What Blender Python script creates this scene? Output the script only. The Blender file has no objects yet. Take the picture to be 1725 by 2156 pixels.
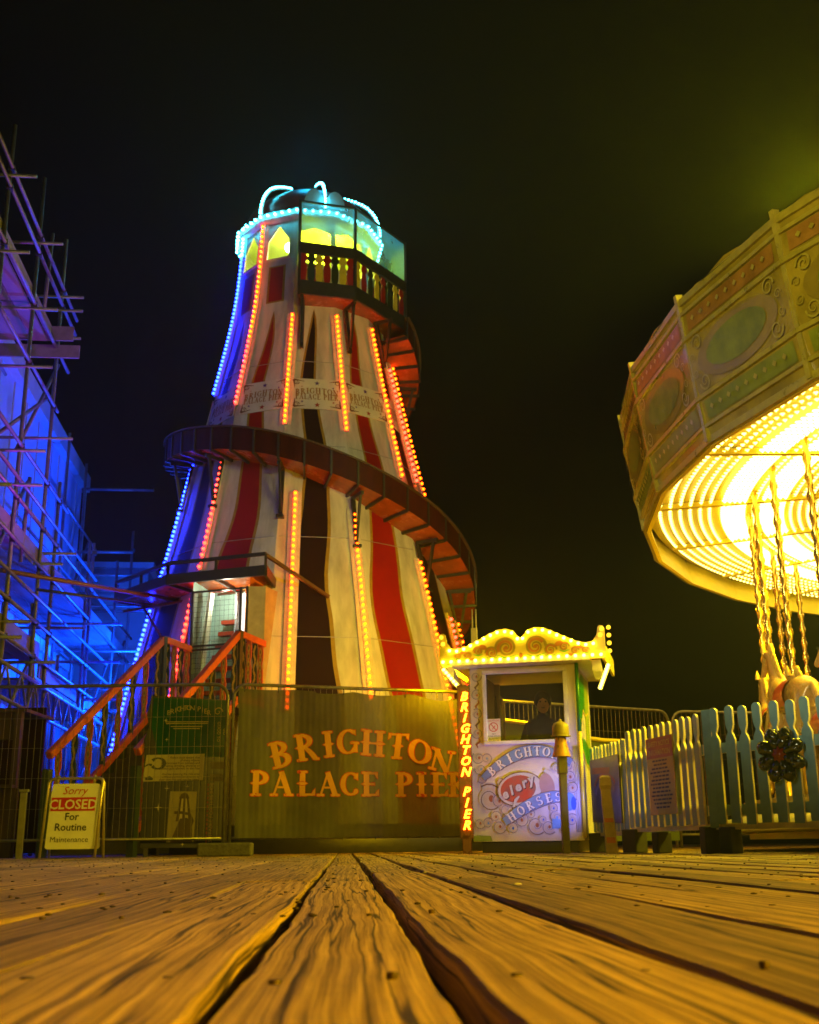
import bpy, bmesh, math, random
from mathutils import Vector, Matrix
random.seed(7)
R = math.radians
S, CO, PI = math.sin, math.cos, math.pi
sc = bpy.context.scene
COL = sc.collection

# ------------------------------------------------------------------ camera, world, light, exposure
cam_d = bpy.data.cameras.new("camera")
cam = bpy.data.objects.new("camera", cam_d)
COL.objects.link(cam)
cam_d.sensor_fit = 'HORIZONTAL'
cam_d.sensor_width = 36.0
cam_d.lens = 36.0 * 2378.0 / 1725.0
cam_d.clip_start = 0.02
cam_d.clip_end = 400.0
cam.matrix_world = Matrix.Translation((0, 0, 0.11)) @ Matrix.Rotation(R(90 + 16.4), 4, 'X') @ Matrix.Rotation(R(-0.65), 4, 'Z')
cam_d.dof.use_dof = True
cam_d.dof.focus_distance = 4.6
cam_d.dof.aperture_fstop = 11.0
sc.camera = cam

world = bpy.data.worlds.new("World")
sc.world = world
world.use_nodes = True
wn = world.node_tree.nodes
bg = wn["Background"]
bg.inputs[0].default_value = (0.30, 0.34, 0.20, 1)
bg.inputs[1].default_value = 0.002

def lamp(name, kind, loc, color, power, target=None, size=0.2, spot=60, blend=0.5, parent=None):
    d = bpy.data.lights.new(name, kind)
    d.color = color
    d.energy = power
    if kind == 'SUN':
        d.angle = size
    elif kind == 'AREA':
        d.size = size
    else:
        d.shadow_soft_size = size
    if kind == 'SPOT':
        d.spot_size = R(spot)
        d.spot_blend = blend
    o = bpy.data.objects.new(name, d)
    COL.objects.link(o)
    o.location = loc
    if target is not None:
        o.rotation_euler = (Vector(target) - Vector(loc)).to_track_quat('-Z', 'Y').to_euler()
    if parent:
        o.parent = parent
    return o

lamp("moon_sun", 'SUN', (0, -10, 20), (1.0, 0.86, 0.5), 0.02, target=(-2, 0, 0), size=R(8))
lamp("tower_floodlight", 'SPOT', (4.6, 1.5, 6.0), (1.0, 0.88, 1.0), 950, target=(-1.7, 18.5, 6.0), size=0.25, spot=36, blend=1.0)
lamp("deck_lamp", 'SPOT', (5.5, -2.5, 2.7), (1.0, 0.56, 0.001), 6400, target=(0.0, 1.7, 0.0), size=0.25, spot=64, blend=1.0)
lamp("banner_fill", 'SPOT', (-0.6, -3.2, 3.0), (1.0, 0.62, 0.02), 1750, target=(-0.8, 14.0, 0.7), size=0.2, spot=27, blend=0.5)  # unseen spot added to brighten the banner and signs
lamp("roundabout_fill", 'SPOT', (-3.0, -1.0, 3.2), (1.0, 0.92, 0.50), 6000, target=(4.4, 9.2, 4.3), size=0.3, spot=38, blend=0.7)  # unseen spot added to lift the rounding boards out of the dark
lamp("blue_floodlight", 'SPOT', (-4.55, 23.2, 2.6), (0.002, 0.062, 1.0), 5200, target=(-7.2, 18.6, 6.0), size=0.15, spot=124, blend=0.4)
lamp("violet_floodlight", 'SPOT', (-3.3, 13.9, 2.0), (0.42, 0.003, 1.0), 1100, target=(-5.5, 15.6, 8.2), size=0.12, spot=62, blend=0.8)
lamp("far_blue_floodlight", 'SPOT', (-4.9, 22.8, 3.4), (0.002, 0.085, 1.0), 1500, target=(-7.0, 27.0, 4.4), size=0.15, spot=120, blend=0.5)
lamp("booth_blue_lamp", 'SPOT', (2.06, 12.25, 0.30), (0.20, 0.20, 1.0), 100, target=(1.45, 13.2, 0.85), size=0.05, spot=80, blend=1.0)

sc.view_settings.view_transform = 'Standard'
sc.view_settings.look = 'None'
sc.view_settings.exposure = 0.0
sc.view_settings.gamma = 1.0
sc.cycles.max_bounces = 6
sc.cycles.diffuse_bounces = 2
sc.cycles.glossy_bounces = 3
sc.cycles.transmission_bounces = 4
sc.cycles.transparent_max_bounces = 12
sc.cycles.volume_bounces = 0
sc.cycles.caustics_reflective = False
sc.cycles.caustics_refractive = False
sc.cycles.use_denoising = True
sc.cycles.use_light_tree = True

# ------------------------------------------------------------------ materials
MATS = {}
def mat(name, color, rough=0.5, metal=0.0, var=0.18, scale=6.0, bump=0.0, spec=0.5, stretch=(1, 1, 1), dirt=None):
    """Painted / metal / fabric surface with noise-driven colour variation, roughness variation and bump."""
    if name in MATS:
        return MATS[name]
    m = bpy.data.materials.new(name)
    m.use_nodes = True
    nt = m.node_tree
    b = nt.nodes["Principled BSDF"]
    b.inputs["Roughness"].default_value = rough
    b.inputs["Metallic"].default_value = metal
    b.inputs["Specular IOR Level"].default_value = spec
    tc = nt.nodes.new("ShaderNodeTexCoord")
    mp = nt.nodes.new("ShaderNodeMapping")
    mp.inputs["Scale"].default_value = stretch
    nt.links.new(tc.outputs["Object"], mp.inputs[0])
    n1 = nt.nodes.new("ShaderNodeTexNoise")
    n1.inputs["Scale"].default_value = scale
    n1.inputs["Detail"].default_value = 6
    n1.inputs["Roughness"].default_value = 0.62
    nt.links.new(mp.outputs[0], n1.inputs["Vector"])
    rp = nt.nodes.new("ShaderNodeValToRGB")
    lo = tuple(c * (1 - var) for c in color) if dirt is None else dirt
    rp.color_ramp.elements[0].position = 0.3
    rp.color_ramp.elements[1].position = 0.62
    rp.color_ramp.elements[0].color = (*lo, 1)
    rp.color_ramp.elements[1].color = (*[min(1, c * (1 + var * .3)) for c in color], 1)
    nt.links.new(n1.outputs["Fac"], rp.inputs[0])
    nt.links.new(rp.outputs[0], b.inputs["Base Color"])
    mr = nt.nodes.new("ShaderNodeMapRange")
    mr.inputs["To Min"].default_value = max(0.03, rough - .12)
    mr.inputs["To Max"].default_value = min(1, rough + .14)
    nt.links.new(n1.outputs["Fac"], mr.inputs["Value"])
    nt.links.new(mr.outputs[0], b.inputs["Roughness"])
    if bump:
        bp = nt.nodes.new("ShaderNodeBump")
        bp.inputs["Strength"].default_value = bump
        bp.inputs["Distance"].default_value = 0.02
        nt.links.new(n1.outputs["Fac"], bp.inputs["Height"])
        nt.links.new(bp.outputs[0], b.inputs["Normal"])
    MATS[name] = m
    return m

def emis(name, color, strength=1.0):
    if name in MATS:
        return MATS[name]
    m = bpy.data.materials.new(name)
    m.use_nodes = True
    b = m.node_tree.nodes["Principled BSDF"]
    mx = max(color)
    b.inputs["Base Color"].default_value = (*[c / mx * .6 for c in color], 1)
    b.inputs["Roughness"].default_value = 0.25
    b.inputs["Emission Color"].default_value = (*[c / mx for c in color], 1)
    b.inputs["Emission Strength"].default_value = strength * mx
    MATS[name] = m
    return m

def sheer(name, color, clear, trans=0.5, gloss=0.0, rough=0.1):
    """Translucent sheet: diffuse + translucent + see-through share (+ a gloss coat)."""
    if name in MATS:
        return MATS[name]
    m = bpy.data.materials.new(name)
    m.use_nodes = True
    nt = m.node_tree
    nt.nodes.clear()
    out = nt.nodes.new("ShaderNodeOutputMaterial")
    d = nt.nodes.new("ShaderNodeBsdfDiffuse"); t = nt.nodes.new("ShaderNodeBsdfTranslucent"); tr = nt.nodes.new("ShaderNodeBsdfTransparent")
    n = nt.nodes.new("ShaderNodeTexNoise"); n.inputs["Scale"].default_value = 3.0; n.inputs["Detail"].default_value = 5
    tc = nt.nodes.new("ShaderNodeTexCoord"); nt.links.new(tc.outputs["Object"], n.inputs["Vector"])
    rp = nt.nodes.new("ShaderNodeValToRGB")
    rp.color_ramp.elements[0].color = (*[c * .72 for c in color], 1); rp.color_ramp.elements[1].color = (*color, 1)
    rp.color_ramp.elements[0].position = .3; rp.color_ramp.elements[1].position = .7
    nt.links.new(n.outputs["Fac"], rp.inputs[0])
    nt.links.new(rp.outputs[0], d.inputs[0]); nt.links.new(rp.outputs[0], t.inputs[0])
    m1 = nt.nodes.new("ShaderNodeMixShader"); m1.inputs[0].default_value = trans
    nt.links.new(d.outputs[0], m1.inputs[1]); nt.links.new(t.outputs[0], m1.inputs[2])
    m2 = nt.nodes.new("ShaderNodeMixShader"); m2.inputs[0].default_value = clear
    nt.links.new(m1.outputs[0], m2.inputs[1]); nt.links.new(tr.outputs[0], m2.inputs[2])
    last = m2
    if gloss:
        g = nt.nodes.new("ShaderNodeBsdfGlossy"); g.inputs["Roughness"].default_value = rough
        fr = nt.nodes.new("ShaderNodeFresnel"); fr.inputs[0].default_value = 1.0 + gloss
        m3 = nt.nodes.new("ShaderNodeMixShader")
        nt.links.new(fr.outputs[0], m3.inputs[0]); nt.links.new(m2.outputs[0], m3.inputs[1]); nt.links.new(g.outputs[0], m3.inputs[2])
        last = m3
    nt.links.new(last.outputs[0], out.inputs[0])
    MATS[name] = m
    return m

def wood_deck():
    m = bpy.data.materials.new("weathered_deck_wood")
    m.use_nodes = True
    nt = m.node_tree
    L = nt.links.new
    b = nt.nodes["Principled BSDF"]
    uv = nt.nodes.new("ShaderNodeUVMap"); uv.uv_map = "grain"
    sep = nt.nodes.new("ShaderNodeSeparateXYZ"); L(uv.outputs[0], sep.inputs[0])
    def vec(sx, sy):
        mp = nt.nodes.new("ShaderNodeMapping"); mp.inputs["Scale"].default_value = (sx, sy, 1); L(uv.outputs[0], mp.inputs[0]); return mp.outputs[0]
    def noise(v, s, det=5, ro=.6):
        n = nt.nodes.new("ShaderNodeTexNoise"); n.inputs["Scale"].default_value = s; n.inputs["Detail"].default_value = det; n.inputs["Roughness"].default_value = ro
        L(v, n.inputs["Vector"]); return n.outputs["Fac"]
    def math_(op, a, bb):
        n = nt.nodes.new("ShaderNodeMath"); n.operation = op
        for i, q in enumerate((a, bb)):
            if isinstance(q, (int, float)): n.inputs[i].default_value = q
            else: L(q, n.inputs[i])
        return n.outputs[0]
    flow = noise(vec(.35, 5.0), 1.0, 2, .5)                      # slow wander of the growth rings
    ph = math_('ADD', math_('MULTIPLY', sep.outputs["Y"], 420.0), math_('MULTIPLY', flow, 40.0))
    rings = math_('ADD', math_('MULTIPLY', math_('SINE', ph, 0), 0.5), 0.5)
    fib = noise(vec(2.0, 820.0), 1.0, 4, .72)
    crack = noise(vec(1.0, 250.0), 1.0, 5, .74)
    split = noise(vec(.45, 46.0), 1.0, 2, .5)
    blot = noise(vec(1.3, 9.0), 1.0, 6, .72)
    fine = noise(vec(9.0, 260.0), 1.0, 3, .7)
    sp1 = nt.nodes.new("ShaderNodeMapRange"); sp1.inputs["From Min"].default_value = 0.0; sp1.inputs["From Max"].default_value = .022; sp1.clamp = True
    L(math_('ABSOLUTE', math_('SUBTRACT', split, .54), 0), sp1.inputs["Value"])
    base_v = math_('ADD', math_('MULTIPLY', rings, 0.07), math_('ADD', math_('MULTIPLY', fib, 0.50), math_('MULTIPLY', crack, 0.50)))
    mixv = math_('SUBTRACT', base_v, math_('MULTIPLY', math_('SUBTRACT', 1.0, sp1.outputs[0]), .20))
    rp = nt.nodes.new("ShaderNodeValToRGB")
    e = rp.color_ramp.elements
    e[0].position = .40; e[0].color = (.022, .013, .005, 1)
    e[1].position = .63; e[1].color = (.48, .32, .085, 1)
    k = e.new(.455); k.color = (.15, .092, .03, 1)
    k = e.new(.54); k.color = (.29, .185, .055, 1)
    L(mixv, rp.inputs[0])
    at = nt.nodes.new("ShaderNodeAttribute"); at.attribute_name = "tone"
    sepc = nt.nodes.new("ShaderNodeSeparateColor"); L(at.outputs["Color"], sepc.inputs[0])
    gain = math_('MULTIPLY', math_('ADD', math_('MULTIPLY', sepc.outputs[0], 1.0), 0.28), math_('ADD', math_('MULTIPLY', blot, 1.7), 0.12))
    mul = nt.nodes.new("ShaderNodeVectorMath"); mul.operation = 'SCALE'
    L(rp.outputs[0], mul.inputs[0]); L(gain, mul.inputs["Scale"])
    L(mul.outputs[0], b.inputs["Base Color"])
    b.inputs["Roughness"].default_value = .78
    b.inputs["Specular IOR Level"].default_value = .28
    bp = nt.nodes.new("ShaderNodeBump"); bp.inputs["Strength"].default_value = .38; bp.inputs["Distance"].default_value = .0022
    L(math_('ADD', mixv, math_('MULTIPLY', fine, .25)), bp.inputs["Height"]); L(bp.outputs[0], b.inputs["Normal"])
    return m

# ------------------------------------------------------------------ mesh helpers
class MB:
    """Collects shapes; build() links them as ONE mesh object."""
    def __init__(s):
        s.v = []; s.f = []; s.m = []; s.smooth = []
    def add(s, vs, fs, mi=0, sm=False):
        o = len(s.v)
        s.v += [tuple(p) for p in vs]
        for f in fs:
            s.f.append([i + o for i in f]); s.m.append(mi); s.smooth.append(sm)
        return s
    def box(s, c, d, rz=0.0, mi=0, rx=0.0, ry=0.0):
        M = Matrix.Translation(c) @ Matrix.Rotation(rz, 4, 'Z') @ Matrix.Rotation(ry, 4, 'Y') @ Matrix.Rotation(rx, 4, 'X')
        x, y, z = d[0] / 2, d[1] / 2, d[2] / 2
        vs = [M @ Vector(p) for p in ((-x,-y,-z),(x,-y,-z),(x,y,-z),(-x,y,-z),(-x,-y,z),(x,-y,z),(x,y,z),(-x,y,z))]
        return s.add(vs, [(0,3,2,1),(4,5,6,7),(0,1,5,4),(1,2,6,5),(2,3,7,6),(3,0,4,7)], mi)
    def bar(s, p, q, w, h, mi=0, up=(0, 0, 1)):
        p, q = Vector(p), Vector(q); d = (q - p)
        if d.length < 1e-6: return s
        d.normalize(); u = Vector(up); r = d.cross(u)
        if r.length < 1e-4: r = d.cross(Vector((0, 1, 0)))
        r.normalize(); u = r.cross(d)
        vs = []
        for c in (p, q):
            for a, b in ((-1,-1),(1,-1),(1,1),(-1,1)):
                vs.append(c + r * (a * w / 2) + u * (b * h / 2))
        return s.add(vs, [(0,1,2,3),(7,6,5,4),(0,4,5,1),(1,5,6,2),(2,6,7,3),(3,7,4,0)], mi)
    def tube(s, pts, r, n=8, mi=0, cap=True, r2=None):
        pts = [Vector(p) for p in pts]; k = len(pts); base = len(s.v); prev = None
        for i, p in enumerate(pts):
            d = (pts[min(i + 1, k - 1)] - pts[max(i - 1, 0)])
            d = d.normalized() if d.length > 1e-9 else Vector((0, 0, 1))
            a = d.cross(Vector((0, 0, 1))) if prev is None else prev - d * prev.dot(d)
            if a.length < 1e-3: a = d.cross(Vector((1, 0, 0)))
            a.normalize(); prev = a; b = d.cross(a)
            rr = r if r2 is None else r + (r2 - r) * i / max(1, k - 1)
            for j in range(n):
                t = 2 * PI * j / n
                s.v.append(tuple(p + a * (CO(t) * rr) + b * (S(t) * rr)))
        for i in range(k - 1):
            for j in range(n):
                A = base + i * n + j; B = base + i * n + (j + 1) % n
                s.f.append([A, B, B + n, A + n]); s.m.append(mi); s.smooth.append(True)
        if cap:
            s.f.append([base + j for j in range(n)][::-1]); s.m.append(mi); s.smooth.append(False)
            s.f.append([base + (k - 1) * n + j for j in range(n)]); s.m.append(mi); s.smooth.append(False)
        return s
    def lathe(s, prof, n=16, c=(0, 0, 0), mi=0, a0=0, a1=2 * PI):
        full = abs(a1 - a0 - 2 * PI) < 1e-6; m = n if full else n + 1; base = len(s.v)
        for r, z in prof:
            for j in range(m):
                t = a0 + (a1 - a0) * j / n
                s.v.append((c[0] + r * CO(t), c[1] + r * S(t), c[2] + z))
        for i in range(len(prof) - 1):
            for j in range(n):
                A = base + i * m + j; B = base + i * m + (j + 1) % m
                s.f.append([A, B, B + m, A + m]); s.m.append(mi); s.smooth.append(True)
        return s
    def ball(s, c, r, mi=0, n=8, k=5, sc_=(1, 1, 1)):
        base = len(s.v)
        for i in range(k + 1):
            t = PI * i / k
            for j in range(n):
                a = 2 * PI * j / n
                s.v.append((c[0] + r * sc_[0] * S(t) * CO(a), c[1] + r * sc_[1] * S(t) * S(a), c[2] + r * sc_[2] * CO(t)))
        for i in range(k):
            for j in range(n):
                A = base + i * n + j; B = base + i * n + (j + 1) % n
                s.f.append([A, A + n, B + n, B]); s.m.append(mi); s.smooth.append(True)
        return s
    def prism(s, poly, M, th, mi=0):
        """2-D outline (x, z) extruded along y by th (front face at y=0), placed by matrix M."""
        n = len(poly)
        vs = [M @ Vector((x, 0, z)) for x, z in poly] + [M @ Vector((x, th, z)) for x, z in poly]
        fs = [list(range(n)), list(range(2 * n - 1, n - 1, -1))] + [(i, i + n, (i + 1) % n + n, (i + 1) % n) for i in range(n)]
        return s.add(vs, fs, mi)
    def flat(s, poly, M, lift=0.0, mi=0):
        vs = [M @ Vector((x, -lift, z)) for x, z in poly]
        return s.add(vs, [list(range(len(poly)))], mi)
    def build(s, name, mats, parent=None, bevel=0.0, label=None, kind=None):
        me = bpy.data.meshes.new(name)
        me.from_pydata(s.v, [], s.f)
        if not isinstance(mats, (list, tuple)): mats = [mats]
        for m in mats: me.materials.append(m)
        me.polygons.foreach_set("material_index", s.m)
        me.polygons.foreach_set("use_smooth", s.smooth)
        me.update()
        o = bpy.data.objects.new(name, me)
        COL.objects.link(o)
        if parent: o.parent = parent
        if bevel:
            bv = o.modifiers.new("bevel", 'BEVEL'); bv.width = bevel; bv.segments = 2; bv.limit_method = 'ANGLE'
        if label: o["label"] = label
        if kind: o["kind"] = kind
        return o

def tag(o, label, cat, group=None):
    o["label"] = label; o["category"] = cat
    if group: o["group"] = group
    return o
def thing(name, label, cat, loc=(0, 0, 0), rz=0.0, group=None):
    o = bpy.data.objects.new(name, None)
    COL.objects.link(o)
    o.location = loc; o.rotation_euler = (0, 0, rz); o.empty_display_size = .2
    return tag(o, label, cat, group)
def copy_of(o, parent=None, loc=None, rot=None):
    c = o.copy(); COL.objects.link(c)
    if parent: c.parent = parent
    if loc is not None: c.location = loc
    if rot is not None: c.rotation_euler = rot
    return c
def plane_M(origin, xdir, up=(0, 0, 1)):
    """Frame whose local x runs along xdir, z up, y into the surface (viewer on -y)."""
    x = Vector(xdir).normalized(); z = Vector(up).normalized(); y = z.cross(x).normalized(); z = x.cross(y)
    return Matrix(((x.x, y.x, z.x, origin[0]), (x.y, y.y, z.y, origin[1]), (x.z, y.z, z.z, origin[2]), (0, 0, 0, 1)))

# ---- lettering
def stroke(pts, w0, w1=None, cyc=None):
    """Quads of a 2-D stroke; width from list, or w0."""
    out = []; n = len(pts)
    ws = w0 if isinstance(w0, list) else [w0 if w1 is None else w0 + (w1 - w0) * i / (n - 1) for i in range(n)]
    L_, R_ = [], []
    for i in range(n):
        a, b = pts[max(0, i - 1)], pts[min(n - 1, i + 1)]
        dx, dy = b[0] - a[0], b[1] - a[1]; l = math.hypot(dx, dy) or 1
        nx, ny = -dy / l * ws[i] / 2, dx / l * ws[i] / 2
        L_.append((pts[i][0] + nx, pts[i][1] + ny)); R_.append((pts[i][0] - nx, pts[i][1] - ny))
    for i in range(n - 1):
        out.append([L_[i], R_[i], R_[i + 1], L_[i + 1]])
    return out
def arc(cx, cy, rx, ry, a0, a1, thin, thick, n=14):
    pts, ws = [], []
    for i in range(n + 1):
        a = R(a0 + (a1 - a0) * i / n)
        pts.append((cx + rx * CO(a), cy + ry * S(a))); ws.append(thin + (thick - thin) * abs(CO(a)) ** 1.5)
    return stroke(pts, ws)
def glyph(ch):
    """Tuscan fairground capital, unit height: (polygons, advance)."""
    P = []; T, t = .21, .075
    def V(x, y0=.02, y1=.98, w=T, bump=True):
        P.extend(stroke([(x, y0), (x, y1)], w))
        if bump: P.append([(x - w * .95, .5), (x - w * .3, .43), (x + w * .3, .43), (x + w * .95, .5), (x + w * .3, .57), (x - w * .3, .57)])
    def F(x, y, w=.36):
        P.append([(x - w / 2, y - .04), (x - w / 4, y - .055), (x, y - .035), (x + w / 4, y - .055), (x + w / 2, y - .04), (x + w / 2, y + .04), (x + w / 4, y + .055), (x, y + .035), (x - w / 4, y + .055), (x - w / 2, y + .04)])
    def H(x0, x1, y, w=t): P.extend(stroke([(x0, y), (x1, y)], w))
    adv = .8
    if ch == 'B':
        V(.2); P.extend(arc(.24, .745, .28, .21, 90, -90, t, .19)); P.extend(arc(.24, .27, .34, .24, 90, -90, t, .2)); F(.2, .03); F(.2, .97); adv = .78
    elif ch == 'R':
        V(.2); P.extend(arc(.24, .735, .3, .22, 90, -90, t, .19)); P.extend(stroke([(.34, .5), (.5, .3), (.66, .04)], .12, .2)); F(.2, .03); F(.68, .03, .24); F(.2, .97); adv = .88
    elif ch == 'I': V(.2); F(.2, .03); F(.2, .97); adv = .46
    elif ch == 'G':
        P.extend(arc(.42, .5, .31, .44, 55, 318, t, .2)); V(.68, .08, .42, .14, False); F(.66, .44, .3); P.append([(.56, .8), (.7, .74), (.7, .94), (.6, .92)]); adv = .88
    elif ch == 'H': V(.2); V(.68); H(.2, .68, .5); [F(x, y) for x in (.2, .68) for y in (.03, .97)]; adv = .94
    elif ch == 'T':
        V(.4); H(.04, .76, .95, .09); P.append([(.02, .74), (.11, .82), (.13, .98), (.02, .98)]); P.append([(.78, .74), (.69, .82), (.67, .98), (.78, .98)]); F(.4, .03); adv = .84
    elif ch == 'O': P.extend(arc(.42, .5, .32, .44, 0, 360, t, .21, 24)); P.append([(.02, .5), (.1, .44), (.2, .5), (.1, .56)]); P.append([(.82, .5), (.74, .44), (.64, .5), (.74, .56)]); adv = .88
    elif ch == 'N': V(.16, w=.08, bump=False); V(.72, w=.08, bump=False); P.extend(stroke([(.16, .97), (.72, .03)], .2)); F(.16, .03, .28); F(.13, .97, .3); F(.72, .97, .28); adv = .88
    elif ch == 'P': V(.2); P.extend(arc(.24, .72, .32, .235, 90, -90, t, .2)); F(.2, .03); F(.2, .97); adv = .74
    elif ch == 'A': P.extend(stroke([(.1, .03), (.38, .97)], .08)); P.extend(stroke([(.36, .97), (.66, .03)], .2)); H(.18, .58, .34); F(.1, .03, .28); F(.66, .03, .34); adv = .86
    elif ch == 'L': V(.2); H(.2, .62, .05, .09); P.append([(.52, .02), (.68, .02), (.68, .3), (.6, .2)]); F(.2, .03); F(.2, .97); adv = .74
    elif ch == 'C': P.extend(arc(.42, .5, .31, .44, 50, 310, t, .2)); P.append([(.54, .74), (.7, .66), (.7, .94), (.6, .92)]); P.extend(arc(.62, .2, .05, .06, 0, 360, .08, .08, 8)); adv = .8
    elif ch == 'E': V(.2); H(.2, .6, .95, .09); H(.2, .5, .5, .08); H(.2, .62, .05, .09); P.append([(.5, .98), (.64, .98), (.64, .72), (.58, .8)]); P.append([(.5, .02), (.68, .02), (.68, .28), (.6, .2)]); F(.46, .5, .12); F(.2, .03); F(.2, .97); adv = .74
    elif ch == 'S': P.extend(arc(.34, .73, .22, .22, 20, 270, t, .16)); P.extend(arc(.34, .27, .25, .24, 90, -160, t, .18)); adv = .7
    else: adv = .42
    return P, adv
def word(txt, size, gap=.06):
    """[(polygons, x0, adv)] laid out on a line, in metres."""
    x = 0; out = []
    for ch in txt:
        P, a = glyph(ch)
        out.append(([[(px * size, py * size) for px, py in q] for q in P], x, a * size)); x += (a + gap) * size
    return out, x
_tc = {}
def font_polys(txt, size, shear=0.0, bold=0.0, align='CENTER'):
    """Polygons of small plain lettering (built-in font)."""
    key = (txt, size, shear, bold, align)
    if key in _tc: return _tc[key]
    cu = bpy.data.curves.new("t", 'FONT'); cu.body = txt; cu.size = size; cu.shear = shear; cu.offset = bold; cu.align_x = align; cu.resolution_u = 2
    o = bpy.data.objects.new("t", cu); COL.objects.link(o)
    me = bpy.data.meshes.new_from_object(o)
    vs = [(v.co.x, v.co.y) for v in me.vertices]
    out = [[vs[i] for i in p.vertices] for p in me.polygons]
    bpy.data.objects.remove(o); bpy.data.curves.remove(cu); bpy.data.meshes.remove(me)
    _tc[key] = out
    return out
def put_text(mb, txt, size, M, x, z, lift=.003, mi=0, shear=0.0, bold=0.0, align='CENTER'):
    for q in font_polys(txt, size, shear, bold, align):
        mb.flat([(x + a, z + b) for a, b in q], M, lift, mi)
def spiral(cx, cz, r, turns, w, flip=1, a0=0.0, n=40, tail=None):
    pts = []; ws = []
    for i in range(n + 1):
        f = i / n; a = a0 + flip * turns * 2 * PI * f; rr = r * (1 - f) ** .8 + r * .08
        pts.append((cx + rr * CO(a), cz + rr * S(a))); ws.append(w * (1.15 - .8 * f))
    if tail: pts = tail + pts; ws = [w * .5 + w * .6 * i / len(tail) for i in range(len(tail))] + ws
    return stroke(pts, ws)
def star(cx, cz, r, n=5, inner=.42, rot=PI / 2):
    return [(cx + (r if i % 2 == 0 else r * inner) * CO(rot + PI * i / n), cz + (r if i % 2 == 0 else r * inner) * S(rot + PI * i / n)) for i in range(2 * n)]
def ellipse(cx, cz, rx, rz, n=28, rot=0.0):
    out = []
    for i in range(n):
        a = 2 * PI * i / n; x, z = rx * CO(a), rz * S(a)
        out.append((cx + x * CO(rot) - z * S(rot), cz + x * S(rot) + z * CO(rot)))
    return out

# ------------------------------------------------------------------ shared materials
galv = mat("galvanised_steel", (.42, .42, .40), .38, .85, .3, 14)
dark_steel = mat("dark_painted_steel", (.03, .028, .025), .42, .0, .3, 10)
black_rubber = mat("black_rubber", (.025, .024, .022), .7, 0, .3, 20, .2)
white_paint = mat("white_gloss_paint", (.66, .64, .60), .32, 0, .42, 3.4, .05, stretch=(1, 1, .13))
red_paint = mat("red_gloss_paint", (.34, .008, .006), .36, 0, .16, 1.6, spec=.3)
black_paint = mat("brown_black_paint", (.022, .006, .005), .5, 0, .2, 2, spec=.12)
gold_paint = mat("old_gold_paint", (.40, .26, .02), .35, .1, .25, 8)
orange_paint = mat("orange_red_paint", (.52, .085, .018), .4, 0, .25, 7)
dkgreen_paint = mat("dark_green_paint", (.022, .035, .014), .4, 0, .3, 7)
green_paint = mat("green_gloss_paint", (.03, .24, .03), .3, 0, .3, 6)
yellow_paint = mat("yellow_gloss_paint", (.72, .56, .03), .3, 0, .2, 6)
cream_paint = mat("cream_paint", (.72, .66, .52), .4, 0, .2, 4, .02)
slide_wood = mat("stained_slide_wood", (.050, .006, .003), .5, 0, .4, 5, .1, spec=.15, stretch=(1, 1, .4))
slide_floor = mat("varnished_slide_underside", (.30, .075, .018), .24, 0, .35, 4, .05)
paper_white = mat("white_sign_face", (.74, .72, .66), .42, 0, .08, 5)
ink = mat("black_lettering", (.015, .014, .016), .5, 0, .1, 5)
ink_red = mat("red_lettering", (.42, .03, .02), .5, 0, .1, 5)
concrete = mat("rough_concrete", (.10, .09, .07), .85, 0, .4, 22, .5)
glass_clear = sheer("window_glass", (.35, .33, .2), .86, .3, .45, .03)
B_ORANGE = emis("orange_bulb_glow", (18.0, 1.05, .02))
B_RED = emis("red_orange_bulb_glow", (18.0, .5, .2))
B_BLUE = emis("blue_bulb_glow", (.3, 1.0, 80.0))
B_CYAN = emis("ice_blue_bulb_glow", (2.4, 34.0, 44.0))
B_YELLOW = emis("yellow_bulb_glow", (15.0, 10.8, .9))

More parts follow.
